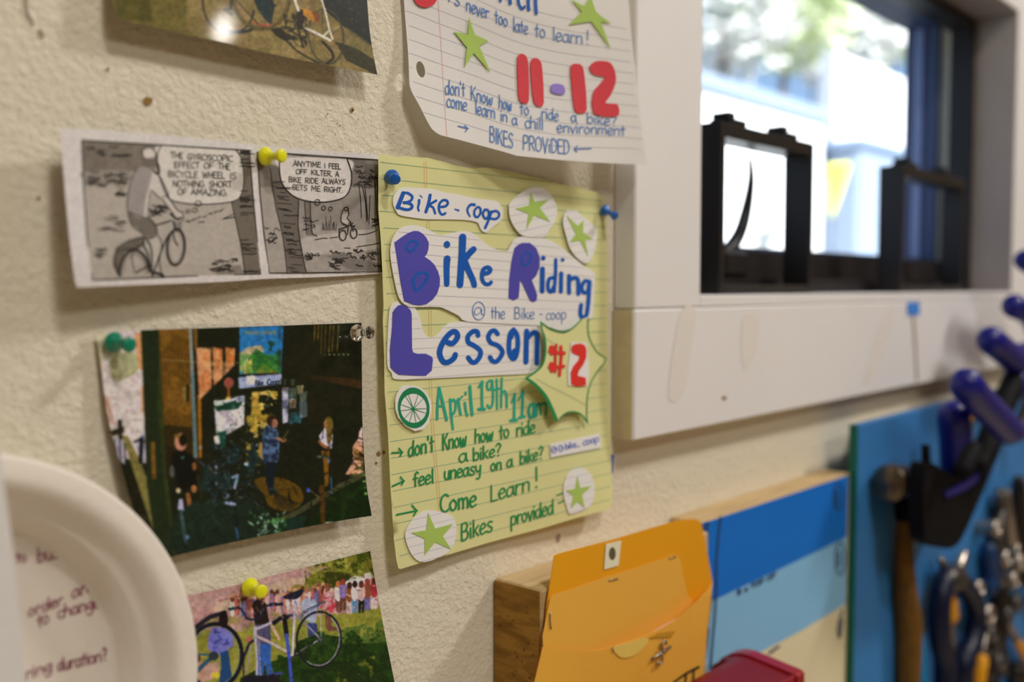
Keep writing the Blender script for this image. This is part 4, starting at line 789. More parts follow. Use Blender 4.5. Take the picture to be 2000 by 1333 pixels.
p.oval(Q("750,388")[0], 9.5, 10.5, (150, 76, 66)); p.line(Q("748,410 750,460"), 4, (150, 86, 20)); p.oval(Q("748,470")[0], 5, 5, (230, 180, 40))
p.poly(Q("675,485 830,455 828,600 760,640 690,680"), (222, 216, 230)); p.mottle(Q("675,485 830,455 828,600 690,680"), (170, 160, 170), 14, 12, thr=.6); p.poly(Q("672,500 830,470 800,520 690,535"), (18, 60, 44)); p.poly(Q("675,480 720,478 720,500 680,505"), (200, 214, 210)); p.poly(Q("780,460 828,452 830,480 790,490"), (150, 160, 190)); p.poly(Q("690,640 740,630 730,720 690,700"), (24, 70, 60)); p.poly(Q("675,660 700,658 704,700 680,705"), (226, 220, 214))
p.poly(Q("868,435 905,432 898,640 862,640"), (176, 142, 54)); p.mottle(Q("840,430 1000,430 960,820 840,800"), (150, 128, 44), 13, 21, thr=.60, soft=12); p.mottle(Q("840,430 1000,430 960,820 840,800"), (196, 170, 84), 10, 24, thr=.70, soft=12); p.poly(Q("905,435 960,425 970,450 908,450"), (196, 170, 90)); p.poly(Q("905,690 935,690 930,790 900,760"), (176, 140, 54), .8)
p.poly(Q("1022,412 1056,410 1052,588 1025,596"), (172, 174, 204)); p.poly(Q("1022,480 1050,470 1050,520 1025,520"), (90, 90, 120)); p.poly(Q("1059,415 1095,412 1095,460 1060,462"), (92, 120, 110)); p.poly(Q("1096,402 1132,400 1130,440 1100,445"), (176, 168, 128)); p.poly(Q("1060,468 1096,464 1092,516 1060,520"), (150, 160, 160)); p.poly(Q("1068,475 1086,473 1084,505 1068,508"), (130, 84, 50)); p.poly(Q("1112,440 1150,430 1146,480 1112,490"), (120, 140, 130)); p.poly(Q("1110,488 1150,482 1150,560 1112,570"), (110, 140, 160)); p.mottle(Q("1060,520 1112,515 1120,600 1060,600"), (40, 84, 96), 10, 41)
for x in (1036, 1072, 1082): p.line(Q(f"{x},372 {x},398"), 2.5, (90, 140, 120))
for i, (x, l_) in enumerate(((1190, 170), (1208, 170), (1225, 240), (1245, 230), (1268, 230), (1285, 230), (1312, 225))): p.line(Q(f"{x},95 {x-3-i},{l_}"), 1.8, ((160, 140, 40), (170, 110, 40))[i % 2], .8)
for i in range(6): p.oval(Q(f"{1240+i*24},243")[0], 2, 1.4, (150, 150, 90))
p.poly(Q("1120,345 1430,370 1430,420 1200,370"), (54, 38, 18)); p.mottle(Q("1000,100 1430,100 1430,600 1000,600"), (32, 30, 16), 24, 51, alpha=.5)
p.poly(Q("880,885 1000,870 1105,915 1130,990 1060,1045 960,1020 930,960"), (84, 62, 16), sm=True); p.poly(Q("1000,950 1110,1010 1050,1050 980,1000"), (60, 50, 20)); p.poly(Q("960,900 1010,960 990,990"), (30, 30, 20))
p.poly(Q("560,1000 880,1000 1000,1120 1000,1240 480,1250 470,1100"), (24, 38, 27), sm=True); p.mottle(Q("600,700 900,700 900,1000 600,1000"), (22, 38, 36), 18, 61, thr=.6); p.mottle(Q("600,700 900,700 900,1000 600,1000"), (120, 150, 190), 8, 62, thr=.80, soft=16)
p.line(Q("770,870 795,860 780,925"), 5, (130, 150, 180)); p.line(Q("735,1000 780,1010"), 6, (150, 160, 200)); p.oval(Q("838,803")[0], 4, 3.5, (170, 190, 230)); p.line(Q("785,1020 795,1180"), 4, (16, 26, 24)); p.line(Q("788,1130 796,1180"), 4, (50, 80, 130))
p.poly(Q("935,610 975,615 1005,650 1000,790 930,798 920,700"), (74, 96, 128), sm=True); p.mottle(Q("935,610 975,615 1005,650 1000,790 930,798 920,700"), (26, 36, 60), 7, 71, alpha=.9); p.oval(Q("968,582")[0], 10, 11, (38, 26, 18)); p.oval(Q("985,595")[0], 6, 9, (150, 100, 78)); p.line(Q("1000,672 1028,684 1038,680"), 6, (158, 108, 78)); p.line(Q("1030,670 1055,630"), 1.2, (130, 120, 60)); p.poly(Q("938,795 990,790 985,860 975,960 960,965 940,900"), (16, 26, 34)); p.line(Q("960,930 1000,932"), 4, (50, 60, 54))
p.poly(Q("1210,660 1240,615 1262,640 1282,655 1276,725 1220,705"), (196, 190, 222)); p.poly(Q("1240,580 1262,560 1282,590 1275,680 1255,700 1248,640"), (104, 88, 34), sm=True); p.oval(Q("1244,600")[0], 4, 8, (150, 98, 60)); p.line(Q("1212,690 1240,715 1262,722"), 6, (140, 88, 50)); p.poly(Q("1222,735 1265,735 1262,800 1258,910 1240,920 1235,800"), (120, 80, 22)); p.line(Q("1205,765 1260,770"), 5, (66, 84, 76)); p.oval(Q("1262,790")[0], 3, 3, (80, 120, 200))
p.poly(Q("1345,855 1385,790 1382,715 1410,670 1430,640 1440,860"), (206, 152, 122)); p.poly(Q("1415,640 1432,610 1436,690 1412,690"), (226, 190, 186)); p.poly(Q("1385,720 1440,740 1440,790 1390,780"), (146, 106, 56)); p.line(Q("1420,750 1440,765"), 6, (24, 20, 16)); p.mottle(Q("1370,800 1440,790 1440,880 1370,870"), (70, 70, 30), 6, 83, thr=.55)
p.poly(Q("1380,880 1470,820 1480,1070 1130,1140 1180,1060"), (16, 34, 12)); p.line(Q("980,1105 1100,1050 1230,970 1320,915 1450,850"), 10, (62, 64, 40)); p.poly(Q("1210,915 1235,905 1245,980 1240,1130 1222,1130"), (74, 50, 18)); p.line(Q("1272,870 1275,950"), 3, (40, 80, 110)); p.oval(Q("1156,935")[0], 3.5, 5, (60, 90, 190)); p.line(Q("1168,940 1208,970"), 2.5, (110, 100, 50)); p.mottle(Q("1250,980 1450,900 1460,1070 1200,1130"), (24, 46, 16), 20, 91, thr=.55)
p.poly(Q("980,1100 1150,1060 1120,1160 960,1190"), (22, 44, 34)); p.poly(Q("1240,1100 1310,1100 1260,1120"), (190, 196, 190)); p.mottle(Q("1425,840 1455,850 1470,960 1440,960"), (110, 150, 70), 6, 99, thr=.6)
q = random.Random(5)
for i in range(46):                            # shrub in the foreground
    x, y = q.gauss(960, 50), q.gauss(1115, 32); a = q.uniform(-2.6, -.2); l_ = q.uniform(18, 48)
    p.poly(Q(f"{x},{y} {x+l_*.5*math.cos(a)+6},{y+l_*.5*math.sin(a)} {x+l_*math.cos(a)},{y+l_*math.sin(a)} {x+l_*.5*math.cos(a)-6},{y+l_*.5*math.sin(a)+3}"), q.choice(((132, 176, 138), (100, 150, 104), (150, 186, 160), (60, 120, 60))))
p.oval(Q("505,690")[0], 12, 17, (186, 128, 100)); p.oval(Q("516,680")[0], 8.5, 12, (24, 20, 12)); p.poly(Q("470,745 520,735 570,770 592,830 590,900 500,930 478,850 460,800"), (12, 15, 11), sm=True); p.oval(Q("487,660")[0], 6, 4, (130, 96, 40)); p.oval(Q("514,770")[0], 3, 3, (50, 110, 90)); p.oval(Q("574,815")[0], 4, 8, (140, 90, 46)); p.oval(Q("572,930")[0], 5.5, 7.5, (160, 102, 60)); p.poly(Q("530,950 550,950 560,1000 540,1020"), (140, 90, 46)); p.oval(Q("492,938")[0], 4, 5, (190, 180, 140))
p.poly(Q("495,985 512,980 520,1040 490,1035"), (176, 172, 206)); p.line(Q("505,1040 520,1130 530,1200"), 6, (56, 80, 84)); p.oval(Q("540,1175")[0], 3, 3.5, (110, 140, 190)); p.oval(Q("460,840")[0], 4, 12, (100, 110, 110), alpha=.7); p.line(Q("590,860 610,980"), 5, (40, 36, 18))
p.clutter(Q("640,690 900,690 930,1000 640,1010"), ((44, 66, 70), (70, 90, 96), (16, 22, 20), (20, 50, 46), (110, 120, 130)), 260, 3, 2, 10, 1.8)
p.clutter(Q("680,460 960,430 960,700 690,700"), ((24, 26, 16), (60, 54, 20), (120, 130, 120), (16, 50, 40)), 150, 4, 2, 8, 2)
p.clutter(Q("90,640 330,620 420,1150 280,1080"), ((24, 26, 14), (90, 84, 60), (50, 54, 26)), 60, 5, 4, 14, 2)
p.clutter(Q("560,1000 1000,1020 1000,1220 480,1240"), ((20, 32, 22), (34, 50, 36), (14, 20, 14)), 160, 6, 5, 22, 3)
p.clutter(Q("1000,600 1430,600 1430,1000 1000,1000"), ((26, 26, 14), (18, 20, 14), (40, 36, 20), (14, 16, 12)), 160, 7, 5, 24, 3)
p.clutter(Q("805,110 1025,105 1015,335 805,345"), ((40, 120, 170), (70, 130, 150), (30, 90, 50), (150, 150, 90)), 60, 8, 2, 8, 1.6)
p.blur(2).grain(.22, 4)
h2 = lambda X, Z: .0010+.0075*np.clip((1.49-Z)/.10, 0, 1)**1.6+.002*np.clip((.25-X)/.06, 0, 1)
ph = thing('photo_print_workshop', 'glossy photo print of people at a dark wooden workshop door, pinned green and clear', 'photo', 'photo prints on the wall', at(500, 1050, 0))
print_sheet('print_paper', [(188, 648), (198, 720), (212, 820), (250, 960), (275, 1040), (300, 1098)], [(706, 631), (707, 740), (708, 830), (715, 940), (726, 1008)], [(188, 648), (350, 643), (500, 638), (706, 631)], [(300, 1098), (400, 1072), (520, 1046), (640, 1022), (726, 1008)], h2, p, M_gloss, ph, 0, 1.7)
ik = Ink(h2, .00015); write(ik, 'Bike', Q("885,402")[0], Q("928,400")[0], 10, 1.6); write(ik, 'Coop', Q("946,398")[0], Q("1008,394")[0], 11, 1.9); 
ik.build('printed_sign_words', mat('sign_black', (30, 40, 60)), ph); reloc(ph)
# bottom: bicycle on a repair stand on a lawn
Q = zm(340, 1050, 4.3478); p = Paint(340, 1060, 800, 1400, (186, 152, 144))
p.mottle(Q("0,300 1700,0 1700,700 0,900"), (170, 130, 126), 30, 3, thr=.5, soft=3); p.poly(Q("700,430 1300,320 1300,500 900,540 400,640 380,560"), (190, 165, 140), .8, sm=True)
p.poly(Q("100,780 600,800 1000,700 1500,640 1900,560 1900,1500 100,1500"), (142, 138, 58)); p.mottle(Q("100,700 1900,560 1900,1500 100,1500"), (122, 124, 44), 14, 6, thr=.5, alpha=.6)
p.poly(Q("1240,225 1400,170 1668,112 1710,320 1600,330 1500,330 1450,390 1350,430 1230,460 1130,460 1105,400 1160,320 1300,260"), (112, 112, 38), sm=False); p.mottle(Q("1100,120 1700,100 1710,340 1120,470"), (60, 70, 16), 11, 11, thr=.55, soft=9); p.mottle(Q("1100,120 1700,100 1710,320 1120,460"), (150, 148, 66), 8, 15, thr=.63, soft=9); p.poly(Q("1290,300 1500,320 1450,400 1300,430"), (36, 42, 10), .8, sm=True); p.poly(Q("980,440 1060,400 1130,430 1120,480 990,490"), (140, 122, 56), sm=True)
p.poly(Q("1450,385 1530,325 1625,352 1615,405 1460,415"), (206, 212, 222)); p.poly(Q("1612,310 1668,296 1680,350 1625,365"), (222, 214, 214))
q = random.Random(9)
cols = [(206, 160, 150), (176, 120, 96), (150, 80, 70), (196, 190, 210), (130, 104, 150), (120, 70, 44), (216, 206, 210), (196, 90, 90), (90, 100, 150)]
for i in range(46):
    x = q.uniform(470, 1300); y = 600-(x-470)*.13+q.uniform(-20, 30); c = q.choice(cols); p.oval(Q(f"{x},{y}")[0], q.uniform(3, 6), q.uniform(12, 24), c); p.oval(Q(f"{x},{y-60-q.uniform(0,25)}")[0], 4, 4.6, q.choice(((170, 110, 90), (90, 50, 34), (200, 150, 120))))
for x, y, tp, lg, hr in ((1395, 470, (222, 210, 220), (110, 66, 60), (190, 110, 60)), (1435, 450, (132, 112, 180), (96, 58, 46), (150, 60, 50)), (1490, 480, (130, 76, 46), (190, 170, 170), (60, 34, 26)), (1535, 470, (214, 200, 214), (88, 130, 170), (40, 24, 20)), (1640, 450, (140, 78, 50), (92, 92, 160), (150, 60, 56)), (1700, 440, (170, 50, 66), (216, 190, 196), (90, 40, 30)), (1590, 470, (200, 170, 170), (20, 26, 16), (90, 40, 34))):
    p.poly(Q(f"{x-26},{y+60} {x+26},{y+60} {x+22},{y+170} {x+4},{y+172} {x},{y+100} {x-6},{y+174} {x-24},{y+172}"), lg); p.oval(Q(f"{x},{y}")[0], 7.5, 17, tp); p.oval(Q(f"{x},{y-70}")[0], 5, 7, hr)
p.poly(Q("1270,470 1330,470 1370,560 1385,650 1330,640 1240,600 1225,590 1290,560"), (208, 150, 156), sm=False); p.mottle(Q("1270,470 1330,470 1370,560 1385,650 1330,640 1240,600"), (186, 60, 76), 5, 66, thr=.55, soft=14); p.oval(Q("1300,430")[0], 6, 9, (130, 70, 50)); p.poly(Q("1285,660 1340,660 1330,740 1345,760 1410,765 1400,790 1310,800 1285,760"), (110, 68, 56))
p.poly(Q("1080,560 1150,520 1210,560 1200,720 1120,700"), (160, 170, 200), sm=True); p.poly(Q("1130,730 1210,730 1230,860 1140,870"), (46, 60, 110))
p.poly(Q("1230,820 1430,850 1560,830 1650,900 1790,880 1880,1000 1900,1500 540,1500 560,1200 820,1060 1000,1000 1060,880"), (18, 42, 10), sm=False); p.mottle(Q("1230,800 1800,780 1900,1500 540,1500 820,1000"), (28, 60, 14), 16, 23, thr=.52, soft=6); p.mottle(Q("1430,1050 1700,1000 1800,1300 1100,1300"), (104, 106, 30), 16, 29, thr=.68, soft=9); p.mottle(Q("1400,780 1800,700 1830,900 1430,900"), (78, 104, 40), 6, 33, thr=.5)
p.poly(Q("720,560 740,535 780,560 800,680 820,760 690,760 670,640"), (26, 18, 16)); p.oval(Q("710,590")[0], 11, 14, (30, 20, 18)); p.poly(Q("690,740 815,740 825,900 700,915"), (66, 62, 92)); 
for i in range(7): p.line(Q(f"695,{760+i*22} 820,{752+i*22}"), 1.2, (120, 116, 150), .7)
p.poly(Q("715,910 825,900 820,1050 850,1180 790,1190 770,1050 755,1200 700,1200"), (44, 88, 166)); p.oval(Q("660,640")[0], 4, 9, (206, 130, 120)); p.oval(Q("635,870")[0], 5, 6, (170, 90, 80)); p.poly(Q("815,750 850,760 900,860 890,880"), (206, 160, 150))
p.poly(Q("320,780 400,770 480,800 505,920 460,940 455,1000 400,1000 300,960 290,880"), (112, 112, 190), sm=True); p.mottle(Q("320,780 400,770 505,920 455,1000 300,960"), (60, 66, 140), 8, 44, thr=.6); p.poly(Q("390,980 460,960 480,1100 500,1240 380,1240 400,1100"), (24, 62, 110)); p.poly(Q("250,1080 380,1060 380,1180 260,1230"), (180, 140, 130)); p.oval(Q("352,1170")[0], 9, 6, (200, 180, 60)); p.oval(Q("195,1030")[0], 7, 8, (80, 40, 24)); p.poly(Q("140,1080 240,1050 260,1230 130,1250"), (186, 140, 120))
sil = (176, 168, 182); dk = (20, 20, 34)
p.line(Q("700,780 830,725 930,680"), 5, sil); p.line(Q("840,720 935,675 1020,660"), 5.5, (50, 50, 74)); p.line(Q("700,840 850,910 1000,1000"), 5.5, (186, 166, 168)); p.line(Q("690,770 690,870"), 7, sil); p.line(Q("690,860 705,1050 700,1260"), 4.5, sil); p.line(Q("720,880 735,1200"), 2.5, (140, 136, 160)); p.line(Q("650,900 620,1150"), 2, (150, 146, 170))
p.line(Q("1020,540 1022,700 1010,900 1005,1010"), 4.5, (196, 190, 206)); p.line(Q("1030,660 1120,740 1245,865"), 3.6, (130, 126, 150)); p.line(Q("1000,1025 1120,940 1235,870"), 3.4, (170, 166, 180)); p.line(Q("980,1030 1060,990 1180,900"), 3, (30, 24, 24)); p.line(Q("1240,620 1250,860"), 1.2, (190, 190, 200))
p.oval(Q("1228,868")[0], 43, 54, dk, w=4.2, rot=.08); p.oval(Q("1230,868")[0], 40, 51, (196, 194, 206), w=1.6, rot=.08, a0=-60, a1=120); p.oval(Q("1240,868")[0], 5, 6, (60, 60, 80)); 
for i in range(12): a = i*.524; p.line([Q("1240,868")[0], (Q("1228,868")[0][0]+39*math.cos(a), Q("1228,868")[0][1]+50*math.sin(a))], .7, (150, 160, 150), .35)
p.poly(Q("930,500 1000,470 1080,442 1097,460 1080,495 1040,525 1000,530 935,520"), (22, 26, 46), sm=True); p.line(Q("1078,680 1090,640 1160,600 1280,550"), 3, (70, 80, 110)); p.line(Q("1080,690 1100,650 1240,575"), 2, (90, 100, 130))
p.line(Q("470,612 550,600 590,640 620,690 680,700 730,680 765,610 800,580 915,566"), 4, (24, 30, 60), sm=True); p.line(Q("820,572 915,568"), 6, (20, 24, 40)); p.line(Q("470,610 530,602"), 6, (30, 36, 60)); p.line(Q("935,670 955,830"), 9, (16, 18, 24)); p.line(Q("850,730 900,690 960,680"), 8, (20, 20, 30)); p.line(Q("955,830 975,1000 1000,1260"), 6.6, (56, 78, 182)); p.line(Q("640,1210 910,1155"), 6, (56, 60, 140)); p.poly(Q("600,1180 900,1165 880,1400 560,1400"), (20, 18, 34))
p.oval(Q("345,1010")[0], 53, 63, (16, 16, 30), w=8, rot=.1); p.oval(Q("345,1010")[0], 48, 58, (130, 150, 130), w=1.4, rot=.1); p.line(Q("150,790 300,680 430,640"), 9, (26, 26, 40)); p.oval(Q("420,700")[0], 9, 17, (22, 12, 20)); p.line(Q("130,990 290,1000"), 4, (44, 80, 110)); p.line(Q("130,1200 330,1010"), 8, (36, 76, 106)); p.oval(Q("335,1010")[0], 10, 9, (40, 50, 60)); p.line(Q("600,1000 640,900 670,880"), 5, (22, 22, 34)); p.line(Q("590,1260 590,1060 620,930"), 3, (30, 26, 40)); p.line(Q("375,540 580,500"), 1.6, (130, 70, 66))
p.clutter(Q("470,560 1740,360 1740,560 1200,660 500,700"), ((200, 150, 140), (120, 60, 50), (226, 216, 224), (90, 80, 130), (70, 40, 30), (160, 140, 150)), 260, 12, 2, 9, 2)
p.clutter(Q("1250,800 1800,760 1890,1300 560,1300 820,1050"), ((16, 40, 10), (50, 84, 20), (30, 60, 16), (96, 104, 30)), 420, 13, 2, 7, 1.6)
p.clutter(Q("1130,300 1690,140 1700,330 1130,450"), ((60, 66, 16), (130, 126, 50), (150, 146, 70), (36, 44, 10)), 300, 14, 2, 6, 1.8)
p.blur(1).grain(.18, 5)
h3 = lambda X, Z: .0008+.0015*np.clip((1.34-Z)/.08, 0, 1)
ph = thing('photo_print_bicycle', 'photo print of a silver bicycle on a repair stand on a lawn', 'photo', 'photo prints on the wall', at(550, 1330, 0))
print_sheet('print_paper', [(330, 1172), (335, 1250), (338, 1390)], [(723, 1077), (731, 1125), (741, 1180), (752, 1240), (766, 1310), (782, 1390)], [(330, 1172), (450, 1146), (560, 1118), (723, 1077)], [(338, 1390), (782, 1390)], h3, p, M_gloss, ph, 0, 1.5); reloc(ph)
# top: bicycles and their shadows on the ground
Q = zm(200, 0, 3.5714); p = Paint(205, -60, 760, 170, (116, 98, 52))
p.poly(Q("40,-200 500,-200 700,200 900,330 110,150"), (92, 84, 34), .8, sm=False); p.poly(Q("40,-200 300,-200 350,150 110,140"), (66, 62, 16), .8); p.poly(Q("700,-200 1340,-200 1420,440 900,300 600,200"), (138, 118, 72), .7, sm=True); p.mottle(Q("40,-200 1900,-200 1915,530 100,150"), (104, 90, 46), 26, 3, thr=.5, soft=3, alpha=.5); p.mottle(Q("1000,100 1915,300 1915,530 1000,330"), (150, 130, 84), 3, 5, thr=.6, alpha=.5)
p.poly(Q("1480,-200 1860,-200 1885,330 1760,250 1690,190 1560,80"), (20, 26, 20)); p.poly(Q("1620,290 1760,330 1915,430 1920,530 1700,420"), (36, 36, 18), .9); p.poly(Q("1700,185 1885,320 1900,400 1700,310"), (104, 94, 50), .7)
p.oval(Q("880,30")[0], 50, 58, (30, 30, 36), w=3.6, rot=-.15, a0=20, a1=230); p.oval(Q("950,195")[0], 27, 8, (28, 28, 40), w=6, a0=10, a1=170); p.poly(Q("1040,-40 1180,-40 1200,40 1180,180 1130,130 1080,60"), (22, 40, 42)); p.poly(Q("1100,-30 1220,40 1160,60"), (20, 34, 38)); p.line(Q("900,-40 895,60 850,70 900,100"), 6, (50, 44, 26))
p.oval(Q("1110,-10")[0], 53, 58, (92, 78, 40), w=8, a0=-5, a1=185); p.oval(Q("1110,-10")[0], 56, 61, (60, 52, 28), w=2, a0=-5, a1=185); p.line(Q("1050,148 1090,170 1150,178 1180,172"), 3.6, (170, 80, 60)); p.line(Q("930,20 980,90 1020,130"), 2, (150, 110, 90)); p.line(Q("950,20 1090,170"), 2, (40, 40, 30))
p.poly(Q("1170,200 1240,190 1330,270 1280,290 1210,250"), (36, 32, 18)); p.line(Q("1250,250 1350,350 1430,400 1520,445"), 3, (26, 26, 20)); p.line(Q("1250,190 1340,230 1420,290"), 3, (40, 34, 20)); p.mottle(Q("1260,100 1430,100 1430,340 1300,300"), (30, 28, 16), 9, 8, thr=.48, soft=10); p.line(Q("1270,140 1350,160"), 3, (46, 40, 26)); p.line(Q("1360,180 1400,330"), 4, (34, 30, 20))
p.oval(Q("1560,255")[0], 34, 54, (54, 56, 36), w=3.2, rot=-.12); p.oval(Q("1545,250")[0], 31, 50, (90, 80, 44), w=1.5, rot=-.12, a0=90, a1=270); p.line(Q("1535,290 1590,350 1610,400 1570,440"), 5, (30, 26, 16), sm=True)
p.poly(Q("1378,55 1440,70 1510,100 1512,165 1450,140 1400,105"), (170, 116, 34)); p.poly(Q("1460,70 1512,100 1512,160 1480,150"), (120, 66, 20)); p.poly(Q("1360,60 1400,70 1400,190 1370,200 1350,120"), (34, 28, 18)); p.oval(Q("1355,130")[0], 5, 6, (40, 32, 22), w=2)
wh = (214, 206, 192); p.line(Q("1338,-20 1352,30 1368,72"), 5, wh); p.line(Q("1420,198 1500,235 1590,282"), 4.4, wh); p.line(Q("1525,-20 1560,100 1582,200 1605,272"), 3.2, wh); p.line(Q("1548,245 1582,212"), 3.4, wh); p.line(Q("1536,60 1532,200"), 2, (70, 60, 40)); p.line(Q("1608,210 1650,185"), 1.5, (180, 170, 140))
p.clutter(Q("60,-60 1900,-60 1910,520 110,130"), ((130, 112, 66), (100, 84, 44), (84, 74, 30), (140, 124, 80)), 500, 15, 1, 4, 1.2)
p.clutter(Q("1250,90 1420,90 1440,330 1280,280"), ((30, 26, 16), (80, 66, 30), (50, 44, 26), (150, 130, 80)), 90, 16, 2, 8, 1.6)
p.blur(1).grain(.2, 6)
h1 = lambda X, Z: .0022+.0092*np.clip((1.70-Z)/.10, 0, 1)**1.3
ph = thing('photo_print_shadows', 'glossy photo print of bicycles and their wheel shadows on the ground', 'photo', 'photo prints on the wall', at(480, 80, 0))
print_sheet('print_paper', [(216, -60), (220, 0), (226, 22), (231, 38)], [(712, -60), (717, 0), (722, 60), (729, 105), (737, 146)], [(216, -60), (460, -60), (712, -60)], [(231, 38), (330, 60), (470, 92), (600, 120), (737, 146)], h1, p, M_gloss, ph, 0, 1.5); reloc(ph)

# ------------------------------------------------------------------ push pins
def pin_mat(nm, c, tr=False):
    m = mat(nm, c, rough=.28, var=.03, spec=.5, coat=.4)
    if tr:
        b = m.node_tree.nodes['Principled BSDF']; b.inputs['Transmission Weight'].default_value = 1; b.inputs['Roughness'].default_value = .04; b.inputs['IOR'].default_value = 1.49
    return m
M_steel = mat('pin_steel', (190, 186, 180), rough=.25, metal=1)
def push_pin(base, head, m, surf, lb, rb=.0044, off=.0015):
    b = Vector(onto([base], surf, off)[0]); L_ = .0118; best = None
    for k in range(120):
        q_ = at(head[0], head[1], b.y-k*.0001-.001); e = abs((q_-b).length-L_)
        if best is None or e < best[0]: best = (e, q_)
    ax = (best[1]-b).normalized(); t = thing('push_pin', lb, 'push pin', 'push pins', b)
    s = rb/.0044; L_ = (best[1]-b).length
    MB().lathe([(0, 0), (.0030*s, 0), (.0042*s, .0005), (.0044*s, .0014), (.0040*s, .0024), (.0026*s, .0034), (.0019*s, .0046), (.0017*s, .0065), (.0018*s, .0082), (.0024*s, .0092), (.0030*s, .0098), (.0032*s, .0106), (.0031*s, .0114), (.0024*s, .0118), (0, .0119)], b, ax*L_/.0118 if False else ax, 40).build('head', m, t, True)
    MB().tube([b-ax*.006, b+ax*.0005], .00045, 8).build('needle', M_steel, t, True); reloc(t)
MY = pin_mat('yellow_plastic', (222, 214, 18)); MBl = pin_mat('blue_plastic', (10, 84, 158)); MG = pin_mat('green_plastic', (6, 112, 84)); MC = pin_mat('clear_plastic', (235, 235, 232), True)
push_pin((515, 306), (553, 304), MY, hk, 'yellow push pin between the two comic panels')
push_pin((765, 346), (772, 350), MBl, hy, 'blue push pin seen head-on at left top corner of yellow poster', .0040)
push_pin((1179, 410), (1203, 423), MBl, hy, 'tilted blue push pin at the right top corner of the yellow poster', .0040)
push_pin((219, 669), (255, 674), MG, h2, 'green push pin at the left corner of the workshop photo')
push_pin((694, 651), (725, 650), MC, h2, 'clear push pin at the right corner of the workshop photo')
push_pin((486, 1147), (512, 1157), MY, h3, 'yellow push pin at the top of the bicycle photo')

# ------------------------------------------------------------------ paper plate with writing, and a loose sheet over it
M_plate = mat('moulded_paper', (204, 194, 180), rough=.7, var=.03, vs=30, bump=.2, bs=260)
py_, pr = -.030, .1005; pc = Vector((.2175-pr, py_, 1.5-.1565))
pl = thing('paper_plate', 'off-white moulded paper plate with red handwriting, mounted on the wall', 'plate', None, pc)
prof = [(0, -.0195), (.060, -.0195), (.0722, -.0195), (.0745, -.0165), (.0765, -.012), (.0800, -.0085), (.0812, -.0072), (.0826, -.0073), (.0850, -.0045), (.0880, -.0012), (.0900, .0002), (.0935, .0012), (.0950, .0007), (.0985, .0009), (.1000, .0002), (.1005, -.0015), (.0995, -.0018), (.0930, -.0008), (.0890, -.0020), (.0840, -.0075), (.0780, -.0140), (.0745, -.0185), (.0680, -.0212), (.060, -.0217), (0, -.0217)]
MB().lathe(prof, pc, (0, -1, 0), 128).build('dish', M_plate, pl, True)
hp = flat(-(py_+.0195)); ik = Ink(hp, .0003); M_wine = mat('wine_red_pen', (122, 52, 72), rough=.8)
for t, a, b, hh in (('e', (30, 1020), (42, 1020), 22), ('o', (30, 1046), (40, 1045), 22), ('to', (30, 1100), (52, 1098), 22), ('bus', (72, 1100), (116, 1090), 28), ('order', (54, 1206), (124, 1182), 24), ('and', (140, 1170), (190, 1150), 24), ('to', (72, 1228), (96, 1216), 26), ('change)', (112, 1210), (204, 1184), 25), ('ring', (50, 1330), (102, 1310), 24), ('duration?', (112, 1312), (210, 1290), 25)):
    write(ik, t, a, b, hh, 2.8, jit=.8)
ik.build('red_lettering', M_wine, pl); reloc(pl)
P0 = [at(-60, 700, -.062), at(-8, 830, -.062), at(22, 1060, -.062), at(52, 1390, -.062), at(-120, 1390, -.062)]
fs = sheet('loose_sheet', [(-160, 760), (-12, 800), (2, 900), (24, 1060), (40, 1210), (54, 1400), (-160, 1400)], flat(.062), M_pap, None, thick=.0003, step=40)
tag(fs, 'blank white sheet hanging in front of the paper plate at left edge', 'paper')

# ------------------------------------------------------------------ lumber block, envelope
def wood(nm, c1, c2, sc=(1, 1, 1), spots=False):
    m = mat(nm, c1, rough=.75, var=.05); n = m.node_tree.nodes; L = m.node_tree.links; b = n['Principled BSDF']
    tc = n.new('ShaderNodeTexCoord'); mp = n.new('ShaderNodeMapping'); mp.inputs['Scale'].default_value = sc; mp.inputs['Rotation'].default_value = (.5, 0, 0)
    wv = n.new('ShaderNodeTexNoise'); wv.inputs['Scale'].default_value = 60; wv.inputs['Detail'].default_value = 5; wv.inputs['Distortion'].default_value = .8
    L.new(tc.outputs['Object'], mp.inputs[0]); L.new(mp.outputs[0], wv.inputs['Vector']); r = n.new('ShaderNodeValToRGB')
    r.color_ramp.elements[0].position = .35; r.color_ramp.elements[0].color = alb(c2)+(1,); r.color_ramp.elements[1].position = .62; r.color_ramp.elements[1].color = alb(c1)+(1,)
    L.new(wv.outputs['Fac'], r.inputs[0]); L.new(r.outputs[0], b.inputs['Base Color']); bp = n.new('ShaderNodeBump'); bp.inputs['Strength'].default_value = .4; bp.inputs['Distance'].default_value = .001
    L.new(wv.outputs['Fac'], bp.inputs['Height']); L.new(bp.outputs[0], b.inputs['Normal']); return m
M_endw = wood('end_grain', (150, 110, 42), (118, 82, 26), (1, .6, 3)); M_topw = wood('board_face', (180, 154, 112), (164, 138, 98), (.3, 3, 3))
bk = MB().box((.4315, -.0375, 1.10), (.617, -.0004, 1.3260), .0012).build('lumber_block', M_topw); tag(bk, 'sawn end of a thick board fixed to the wall behind the manila envelope', 'board')
ge = MB().box((.4308, -.0366, 1.10), (.4314, -.0012, 1.3252)).build('end_grain', M_endw, bk)
M_pore = mat('wood_pores', (92, 52, 18), rough=.9); q = random.Random(3)
pv = MB()
for i in range(60):
    y, z = q.uniform(-.034, -.004), q.uniform(1.20, 1.315); s = q.uniform(.0003, .0008)
    pv.add([(.4306, y-s, z-s), (.4306, y+s, z-s*.4), (.4306, y+s*.7, z+s), (.4306, y-s*.6, z+s*.8)], [(0, 1, 2, 3)])
